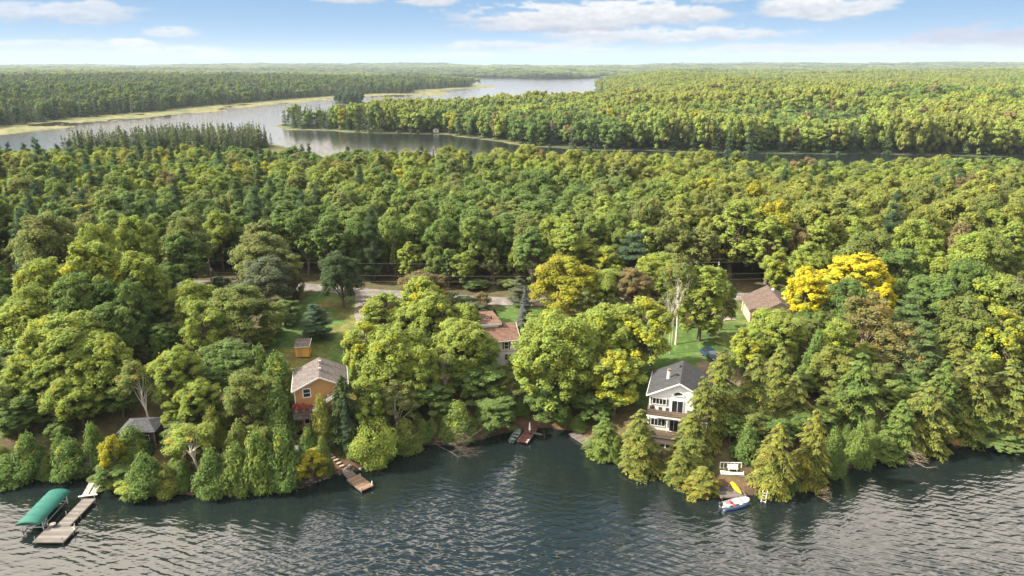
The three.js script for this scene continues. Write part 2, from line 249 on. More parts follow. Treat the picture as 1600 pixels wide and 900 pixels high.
// ---------- roads ----------
function ribbon(name, L, w, lift, mat) {
  const pts = new THREE.CatmullRomCurve3(L.map((p) => new THREE.Vector3(p[0], 0, -p[1]))).getSpacedPoints(floor(L.length * 14)), pos = [], uv = [], idx = [];
  pts.forEach((p, i) => {
    const q = pts[min(i + 1, pts.length - 1)].clone().sub(pts[max(i - 1, 0)]).normalize();
    for (let k = 0; k < 5; k++) { const t = k / 4 * 2 - 1, ww = w / 2 * (1 + 0.12 * (noise(i * 0.35, 3 + (t > 0 ? 9 : 0)) - 0.5)), x = p.x - q.z * t * ww, z = p.z + q.x * t * ww; pos.push(x, heightAt(x, -z) + lift * (abs(t) > 0.9 ? 0.15 : 1), z); uv.push(x, z); }
  });
  for (let i = 0; i + 1 < pts.length; i++) for (let k = 0; k < 4; k++) { const a = i * 5 + k, b = a + 1, c = a + 5, e = c + 1; idx.push(a, c, b, b, c, e); }
  const g = new THREE.BufferGeometry(); g.setAttribute('position', new THREE.Float32BufferAttribute(pos, 3)); g.setAttribute('uv', new THREE.Float32BufferAttribute(uv, 2)); g.setIndex(idx); g.computeVertexNormals();
  const m = new THREE.Mesh(g, mat); m.name = name; m.receiveShadow = true; scene.add(structure(m));
}
ribbon('road', ROAD, 5.2, 0.16, std(0.24, 0.22, 0.21, { map: rep(grain, 0.18), roughness: 0.95 }));
ribbon('driveway', DRIVE1, 3.4, 0.14, std(0.27, 0.23, 0.21, { map: rep(grain, 0.3), roughness: 1 }));
ribbon('garage_driveway', DRIVE2, 3.2, 0.13, std(0.33, 0.29, 0.27, { map: rep(grain, 0.3), roughness: 1 }));
// ---------- trees ----------
class Leaves {
  constructor() { this.p = []; this.c = []; this.i = []; }
  card(x, y, z, nx, ny, nz, len, wid, R, c, dx, dy, dz) {   // a folded leaf spray; d* = direction it points to, if any
    let l = hypot(nx, ny, nz) || 1; nx /= l; ny /= l; nz /= l;
    let tx, ty, tz;
    if (dx !== undefined) { const k = dx * nx + dy * ny + dz * nz; tx = dx - nx * k; ty = dy - ny * k; tz = dz - nz * k; }
    else { const ax = R() - 0.5, ay = R() - 0.5, az = R() - 0.5, k = ax * nx + ay * ny + az * nz; tx = ax - nx * k; ty = ay - ny * k; tz = az - nz * k; }
    l = hypot(tx, ty, tz) || 1; tx /= l; ty /= l; tz /= l;
    const bx = ny * tz - nz * ty, by = nz * tx - nx * tz, bz = nx * ty - ny * tx, a = len / 2, b = wid / 2, o = this.p.length / 3, f = len * 0.16;
    this.p.push(x - tx * a - nx * f, y - ty * a - ny * f, z - tz * a - nz * f, x + bx * b, y + by * b, z + bz * b, x + tx * a - nx * f, y + ty * a - ny * f, z + tz * a - nz * f, x - bx * b, y - by * b, z - bz * b);
    for (let k = 0; k < 4; k++) this.c.push(c[0], c[1], c[2]);
    this.i.push(o, o + 1, o + 3, o + 1, o + 2, o + 3);
  }
  build() { const g = new THREE.BufferGeometry(); g.setAttribute('position', new THREE.Float32BufferAttribute(this.p, 3)); g.setAttribute('color', new THREE.Float32BufferAttribute(this.c, 3)); g.setIndex(this.i); return g; }
}
function wood(list) {   // tapered limbs: [[x,y,z],[x,y,z],r0,r1]
  const p = [], i = [], n = 5;
  for (const [a, b, r0, r1] of list) {
    const D = new THREE.Vector3(b[0] - a[0], b[1] - a[1], b[2] - a[2]).normalize(), U = new THREE.Vector3(abs(D.y) > 0.9 ? 1 : 0, abs(D.y) > 0.9 ? 0 : 1, 0).cross(D).normalize(), V = D.clone().cross(U), o = p.length / 3;
    for (let k = 0; k < n; k++) { const t = k / n * 2 * PI; for (const [c, r] of [[a, r0], [b, r1]]) p.push(c[0] + (U.x * cos(t) + V.x * sin(t)) * r, c[1] + (U.y * cos(t) + V.y * sin(t)) * r, c[2] + (U.z * cos(t) + V.z * sin(t)) * r); }
    for (let k = 0; k < n; k++) { const q = (k + 1) % n; i.push(o + k * 2, o + q * 2, o + k * 2 + 1, o + q * 2, o + q * 2 + 1, o + k * 2 + 1); }
  }
  const g = new THREE.BufferGeometry(); g.setAttribute('position', new THREE.Float32BufferAttribute(p, 3)); g.setIndex(i); g.computeVertexNormals(); return g;
}
const jit = (R, s = 0.28) => { const v = 1 + (R() - 0.5) * 2 * s, h = (R() - 0.5) * 0.22; return [v * (1 + h), v, v * (1 - h)]; };
function sph(R) { const u = R() * 2 - 1, a = R() * 2 * PI, s = sqrt(1 - u * u); return [s * cos(a), u, s * sin(a)]; }
// broad-leaved crown: clumps of leaf sprays held out by limbs
function broadleaf({ H, W, base, n, per, leaf, seed, flat = 1, turn = 0, patch = [1.45, 1.22, 0.7], size = [0.05, 0.1], fill = 0.35, lean = 0, trunk = 0.022, hollow = 0, lobe = [9, 12, 0.32, 0.48] }) {
  const R = rng(seed), L = new Leaves(), limbs = [], ry = (H - base) / 2, yc = base + ry, top = H * 0.72, tr = H * trunk;
  const pts = [[0, -0.6, 0]]; for (let k = 1; k <= 4; k++) pts.push([lean * k / 4 + (R() - 0.5) * 0.5, top * k / 4, (R() - 0.5) * 0.5]);
  for (let k = 0; k < 4; k++) limbs.push([pts[k], pts[k + 1], tr * (1 - k * 0.2), tr * (0.8 - k * 0.2)]);
  // lobes: the crown splits over the main limbs, clumps sit on the lobes' outer sides
  const lobes = [], nl = lobe[0] + floor(R() * (lobe[1] - lobe[0] + 1));
  for (let k = 0; k < nl; k++) {
    const t = (k + 0.5) / nl, a = k * 2.4 + R() * 0.9, yy = lerp(-0.62, 0.66, pow(t, 0.8)) + (R() - 0.5) * 0.22, rr = sqrt(max(0.06, 1 - yy * yy)) * (0.42 + 0.2 * R()), q = lerp(lobe[2], lobe[3], R()) * (1 - 0.25 * max(0, yy));
    lobes.push([cos(a) * rr * W / 2, yc + yy * ry * 0.92, sin(a) * rr * W / 2, q * W / 2, min(q * W / 2 * (1.25 + 0.7 * R()), ry * 0.62)]);
  }
  lobes.push([(R() - 0.5) * W * 0.1, yc + ry * 0.55, (R() - 0.5) * W * 0.1, W * 0.23, ry * 0.45], [0, yc - ry * 0.06, 0, W * 0.35, ry * 0.8]);
  const blobs = [];
  for (let k = 0, tries = 0; k < n && tries < n * 12; tries++) {
    const l = lobes[floor(R() * lobes.length)], d = sph(R); if (d[1] < -0.3 && R() < 0.6) d[1] = -d[1];
    const rb = W * lerp(size[0], size[1], R() * R()), f = 0.84 + 0.36 * R() * R() * R(), c = [l[0] + d[0] * l[3] * f + lean * 0.8, l[1] + d[1] * l[4] * f, l[2] + d[2] * l[3] * f];
    if (c[1] < base) continue;
    let deep = false; for (const m of lobes) if (m !== l && hypot((c[0] - lean * 0.8 - m[0]) / m[3], (c[1] - m[1]) / m[4], (c[2] - m[2]) / m[3]) < 0.7) deep = true;
    if (deep && R() < 0.75) continue;
    k++; blobs.push([c, rb, d, R() < turn * (d[1] > 0 ? 1.5 : 0.6)]);
    if (k % 3 === 0) { const s = pts[1 + floor(R() * 3.5)] ?? pts[4], m = [lerp(s[0], c[0], 0.5), lerp(s[1], c[1], 0.45) + 0.3, lerp(s[2], c[2], 0.5)]; limbs.push([s, m, tr * 0.34, tr * 0.2], [m, c, tr * 0.2, tr * 0.05]); }
  }
  for (const [c, rb, od, turned] of blobs) {
    const cnt = per * rb * rb, tone = 0.86 + R() * 0.28, hue = (R() - 0.5) * 0.16, gx = (R() - 0.5) * 0.5, gz = (R() - 0.5) * 0.5;
    for (let k = 0; k < cnt; k++) {
      const d = sph(R); if (d[1] < -0.15 && R() < 0.6) d[1] = -d[1];
      const inner = R() < fill, r = rb * (inner ? 0.35 + 0.5 * R() : 0.8 + (R() < 0.1 ? 0.75 * R() : 0.32 * R() * R()) + 0.14 * sin(d[0] * 7 + c[0]) * sin(d[2] * 7 + c[1]));
      const x = c[0] + d[0] * r + gx * d[1] * rb * 0.3, y = c[1] + d[1] * r * flat, z = c[2] + d[2] * r + gz * d[1] * rb * 0.3, j = jit(R, 0.22), s = leaf * (0.65 + 0.7 * R());
      j[0] *= tone * (1 + hue); j[1] *= tone; j[2] *= tone * (1 - hue);
      if (turned && R() < 0.85) { j[0] *= patch[0]; j[1] *= patch[1]; j[2] *= patch[2]; }
      L.card(x, y, z, d[0] * 0.7 + od[0] * 0.25 + (R() - 0.5) * 1.0, d[1] * 0.5 + 0.5 + (R() - 0.5) * 0.9, d[2] * 0.7 + od[2] * 0.25 + (R() - 0.5) * 1.0, s, s * 0.72, R, j);
    }
  }
  return { H, W, crown: L.build(), trunk: wood(limbs) };
}
// flat-sprayed cedar: upright plumes crowded on a cone
function cedar({ H, W, n, per, leaf, seed, round = 0, turn = 0 }) {
  const R = rng(seed), L = new Leaves(), lop = R() * 6;
  for (let k = 0; k < n; k++) {
    const t = 1 - sqrt(R()) * 0.985 - 0.01, a = R() * 2 * PI, prof = round ? pow(sin(PI * clamp(0.12 + 0.88 * t)), 0.62) : pow(1 - t, 0.78) * (0.72 + 0.28 * sstep(0, 0.16, t)), wav = 1 + 0.17 * sin(a * 3 + lop + t * 9) + 0.1 * sin(a * 5 - t * 17);
    const rr = W / 2 * prof * wav * (0.72 + 0.28 * R()), rb = W * (0.055 + 0.06 * R()), c = [cos(a) * rr, 0.25 + t * (H - 0.5), sin(a) * rr], tone = 0.8 + 0.4 * R(), turned = R() < turn, hue = (R() - 0.5) * 0.2;
    for (let q = 0; q < per; q++) {
      const d = sph(R), r = 0.5 + 0.5 * R(), x = c[0] + d[0] * rb * r, y = c[1] + d[1] * rb * 2.1 * r, z = c[2] + d[2] * rb * r, j = jit(R, 0.25), s = leaf * (0.7 + 0.7 * R());
      j[0] *= tone * (1 + hue); j[1] *= tone; j[2] *= tone; if (turned) { j[0] *= 1.9; j[1] *= 1.3; j[2] *= 0.7; }
      L.card(x, y, z, cos(a) + (R() - 0.5) * 1.3, 0.35 + (R() - 0.5) * 0.7, sin(a) + (R() - 0.5) * 1.3, s * 1.5, s * 0.62, R, j, cos(a) * 0.45 + (R() - 0.5) * 0.6, 1, sin(a) * 0.45 + (R() - 0.5) * 0.6);
    }
  }
  return { H, W, crown: L.build(), trunk: wood([[[0, -0.6, 0], [0, H * 0.5, 0], W * 0.035, W * 0.022], [[0, H * 0.5, 0], [0, H * 0.94, 0], W * 0.022, W * 0.004]]) };
}
// whorled conifer: hemlock, spruce and pine differ in droop, spacing and spray
function conifer({ H, W, base, levels, arms, droop, rise, sprays, leaf, slim, seed, prof = 0.85, ragged = 0.3, tuft = 0, narrow = 0.34, gap = 0, tip = null }) {
  const R = rng(seed), L = new Leaves(), limbs = [[[0, -0.6, 0], [0, H * 0.55, 0], H * 0.017, H * 0.011], [[0, H * 0.55, 0], [0, H * 0.985, 0], H * 0.011, 0.015]];
  for (let v = 0; v < levels; v++) {
    const t = pow((v + 0.5 * R()) / levels, 0.92), y0 = base + (H - base) * t * 0.985, off = R() * 7;
    for (let k = 0; k < arms; k++) {
      if (R() < gap) continue;
      const a = off + (k + (R() - 0.5) * 0.5) / arms * 2 * PI, len = max(0.25, W / 2 * pow(1 - t, prof) * (1 - ragged + 2 * ragged * R()) * (0.8 + 0.2 * sstep(0, 0.12, t)) * (1 + 0.08)), ca = cos(a), sa = sin(a), yv = (R() - 0.5) * 1.9 * H / levels, at = (s) => [ca * len * s, y0 + yv + rise * len * s - droop * len * s * s, sa * len * s];
      const m = at(0.5), e = at(0.92); if (len > 0.9) limbs.push([[0, y0 + yv, 0], m, 0.016 * len + 0.012, 0.01 * len + 0.008], [m, e, 0.01 * len + 0.008, 0.008]);
      const cnt = sprays * (0.35 + len / (W / 2) * 0.9), tone = 0.8 + 0.4 * R(), hue = (R() - 0.5) * 0.22;
      for (let q = 0; q < cnt; q++) {
        const s = 0.12 + 0.88 * pow(R(), 0.72), fan = len * narrow * (1.15 - s * 0.75), side = (R() - 0.5) * 2 * fan, c = at(s), hang = -abs(side) * droop * 0.7 - R() * 0.16 * leaf * 4 * droop;
        let x = c[0] - sa * side, y = c[1] + hang, z = c[2] + ca * side; const j = jit(R, 0.24), sz = leaf * (0.65 + 0.7 * R());
        if (tuft) { const w = sph(R); x += w[0] * tuft; y += w[1] * tuft * 0.7; z += w[2] * tuft; }
        j[0] *= tone * (1 + hue); j[1] *= tone; j[2] *= tone * (1 - hue * 0.5);
        if (tip && s > 0.72 && R() < 0.6) { j[0] *= tip[0]; j[1] *= tip[1]; j[2] *= tip[2]; }
        const sg = side < 0 ? -1 : 1;
        L.card(x, y, z, ca * 0.35 + (R() - 0.5) * 0.7, 0.9 + (R() - 0.5) * 0.5, sa * 0.35 + (R() - 0.5) * 0.7, sz * 1.7, sz * slim, R, j, ca * 0.8 - sa * sg * 0.6, tuft ? 0.5 : -droop * 1.1 - 0.15 + (R() - 0.5) * 0.5, sa * 0.8 + ca * sg * 0.6);
      }
    }
  }
  return { H, W, crown: L.build(), trunk: wood(limbs) };
}
function sized(s) { s.crown.computeBoundingBox(); const q = s.crown.boundingBox; s.H = q.max.y; s.W = (q.max.x - q.min.x + q.max.z - q.min.z) / 2 * 0.95; return s; }
function bareTree(H, W, seed) {
  const R = rng(seed), twigs = [], stems = [];
  const grow = (a, dir, len, r, lev, list) => {
    let p = a, d = dir.clone();
    for (let k = 0; k < 3; k++) { const q = [p[0] + d.x * len / 3, p[1] + d.y * len / 3, p[2] + d.z * len / 3]; list.push([p, q, r * (1 - k * 0.2), r * (0.8 - k * 0.2)]); p = q; d.x += (R() - 0.5) * 0.18; d.z += (R() - 0.5) * 0.18; d.normalize();
      if (lev < 3 && (k > 0 || lev > 0)) for (let b = 0; b < 2; b++) { const e = d.clone().add(new THREE.Vector3((R() - 0.5) * 1.5, 0.25 * R(), (R() - 0.5) * 1.5)).normalize(); grow(q, e, len * (0.42 + 0.2 * R()), r * 0.42, lev + 1, twigs); } }
  };
  grow([-0.35, -0.5, 0], new THREE.Vector3(-0.16, 1, 0).normalize(), H * 0.86, H * 0.0115, 0, stems); grow([0.25, -0.5, 0.1], new THREE.Vector3(0.05, 1, 0.02).normalize(), H * 0.95, H * 0.0125, 0, stems);
  return { H, W, crown: wood(twigs), trunk: wood(stems), bare: true };
}
const PROTO = {
  Mbig: [broadleaf({ H: 17, W: 13, base: 0.7, n: 380, per: 150, leaf: 0.38, seed: 11, turn: 0.04, flat: 0.95 }), broadleaf({ H: 17, W: 13, base: 0.9, n: 360, per: 150, leaf: 0.38, seed: 12, turn: 0.05, flat: 0.95 })],
  M: [21, 22, 23].map((s) => broadleaf({ H: 15, W: 8.5, base: 0.6, n: 260, per: 240, leaf: 0.34, seed: s, turn: 0.05, flat: 1, size: [0.055, 0.115] })),
  MY: [25, 26].map((s) => broadleaf({ H: 15, W: 8.5, base: 0.6, n: 260, per: 240, leaf: 0.34, seed: s, turn: 0.3, flat: 1, size: [0.055, 0.115], patch: [1.55, 1.25, 0.55] })),
  MG: [27, 28].map((s) => broadleaf({ H: 15, W: 8.5, base: 0.6, n: 260, per: 240, leaf: 0.34, seed: s, turn: 0.75, flat: 1, size: [0.055, 0.115], patch: [1.8, 1.42, 0.5] })),
  N: [31, 32].map((s) => broadleaf({ H: 7, W: 4.5, base: 0.5, n: 55, per: 330, leaf: 0.3, seed: s, turn: 0.12, size: [0.1, 0.18] })),
  Obig: [broadleaf({ H: 15, W: 11.5, base: 0.5, n: 170, per: 120, leaf: 0.36, seed: 41, flat: 0.85, size: [0.07, 0.12] })],
  O: [51, 52, 53].map((s) => broadleaf({ H: 13, W: 7.5, base: 0.4, n: 120, per: 190, leaf: 0.33, seed: s, flat: 0.85, size: [0.085, 0.14], turn: 0.02 })),
  B: [61, 62].map((s) => broadleaf({ H: 13, W: 6, base: 2.4, n: 62, per: 165, leaf: 0.27, seed: s, flat: 1.0, size: [0.1, 0.17], fill: 0.6, lean: s === 61 ? 0.6 : -0.8, turn: 0.08, trunk: 0.013, hollow: 0.15, patch: [1.5, 1.0, 0.8] })),
  C: [71, 72, 73].map((s) => cedar({ H: 8, W: 4.5, n: 420, per: 17, leaf: 0.23, seed: s, turn: s === 72 ? 0.04 : 0.01 })),
  T: [cedar({ H: 8, W: 5.2, n: 560, per: 17, leaf: 0.23, seed: 77, round: 1, turn: 0.02 })],
  H: [81, 82, 83].map((s) => conifer({ H: 13, W: 7, base: 0.3, levels: 24, arms: 8, droop: 0.62, rise: 0.28, sprays: 92, leaf: 0.27, slim: 0.62, seed: s, ragged: 0.42, prof: 0.55, narrow: 0.4, gap: 0.08, tip: [1.55, 1.3, 0.9] })),
  S: [91, 92].map((s) => conifer({ H: 11, W: 4.4, base: 0.2, levels: 26, arms: 8, droop: 0.3, rise: 0.06, sprays: 34, leaf: 0.24, slim: 0.5, seed: s, ragged: 0.14, prof: 0.9, narrow: 0.36 })),
  P: [95, 96].map((s) => conifer({ H: 13, W: 7, base: 0.8, levels: 13, arms: 6, droop: 0.12, rise: 0.34, sprays: 150, leaf: 0.29, slim: 0.42, seed: s, ragged: 0.26, prof: 0.55, narrow: 0.36, tuft: 0.42, gap: 0.06 })),
  U: [101, 102].map((s) => broadleaf({ H: 3, W: 4, base: 0, n: 46, per: 330, leaf: 0.22, seed: s, flat: 0.9, size: [0.11, 0.18] })),
  D: [bareTree(15, 5, 111)],
  F: [[121, 6, 0.5, 0.7, 3], [122, 8.2, 0.4, 0.56, 5], [123, 7, 0.5, 0.68, 3], [124, 9.4, 0.34, 0.5, 7], [125, 5.4, 0.55, 0.75, 3], [126, 7.6, 0.3, 0.5, 6], [127, 6.6, 0.42, 0.66, 4]].map(([s, W, q0, q1, nl]) => broadleaf({ H: 15, W, base: 1.6, n: 200, per: 170 * (7 / W) ** 0.6, leaf: 0.36, seed: s, turn: 0.02, flat: 1, size: [0.06, 0.125], fill: 0.25, lobe: [nl, nl + 2, q0, q1] })),
};
for (const k in PROTO) PROTO[k].forEach(sized);
const FOLIAGE = { lime: [0.24, 0.305, 0.054], green: [0.125, 0.2, 0.046], olive: [0.165, 0.21, 0.048], conifer: [0.058, 0.1, 0.034], yellow: [0.31, 0.31, 0.026], gold: [0.48, 0.43, 0.02], pale: [0.18, 0.215, 0.06], greyg: [0.125, 0.155, 0.08], teal: [0.062, 0.115, 0.058], tealight: [0.13, 0.2, 0.062], blue: [0.115, 0.13, 0.125], bronze: [0.19, 0.155, 0.065], limeol: [0.195, 0.225, 0.045], palebr: [0.21, 0.2, 0.062], goldgreen: [0.32, 0.35, 0.03], orange: [0.55, 0.18, 0.03], mid: [0.17, 0.24, 0.052], warm: [0.235, 0.27, 0.056], white: [0.6, 0.55, 0.48] };
const leafMat = {};
const leafOf = (c) => leafMat[c] ??= new THREE.MeshPhysicalMaterial({ name: 'leaves ' + c, color: new THREE.Color().setRGB(...FOLIAGE[c]), vertexColors: true, roughness: 1, transmission: 0.48, thickness: 0, side: THREE.DoubleSide, specularIntensity: 0.3 });
const KIND = { M: ['maple_tree', 'tree'], N: ['young_tree', 'tree'], O: ['broadleaf_tree', 'tree'], B: ['birch_tree', 'tree'], C: ['cedar_tree', 'tree'], T: ['cedar_tree', 'tree'], H: ['hemlock_tree', 'tree'], S: ['spruce_tree', 'tree'], P: ['pine_tree', 'tree'], U: ['shrub', 'shrub'], D: ['bare_birch_tree', 'tree'], F: ['forest_tree', 'tree'] };
const protos = new Map();
function treeProto(kind, v, c) {
  const key = kind + v + c;
  if (!protos.has(key)) {
    const s = PROTO[kind][v], g = new THREE.Group(), bark = kind === 'B' ? (c === 'palebr' ? MAT.tanBark : MAT.whiteBark) : s.bare ? MAT.whiteBark : MAT.bark;
    part('trunk', s.trunk, bark, g); part(s.bare ? 'branches' : 'crown', s.crown, s.bare ? MAT.whiteBark : leafOf(c), g); protos.set(key, [g, s]);
  }
  return protos.get(key);
}
const placed = [];
const TR = rng(2024);
function plant(kind, x, d, top, w, c, label, group) {
  const y = max(heightAt(x, d), -0.1), h = max(top - y, 1.2), fam = kind === 'M' && c === 'yellow' ? 'MY' : kind === 'M' && c === 'gold' ? 'MG' : (kind === 'M' || kind === 'O') && w > 10 ? kind + 'big' : kind, v = floor(TR() * PROTO[fam].length), [g, s] = treeProto(fam, v, fam === 'MY' ? 'lime' : fam === 'MG' ? 'goldgreen' : c);
  const t = g.clone(); t.name = numbered(KIND[kind][0]); t.position.set(x, y, -d); t.rotation.y = kind === 'D' ? 0.3 : TR() * 2 * PI; t.scale.set(w / s.W, h / s.H, w / s.W); tag(t, label, KIND[kind][1], group); scene.add(t); placed.push([x, d, w]); return t;
}
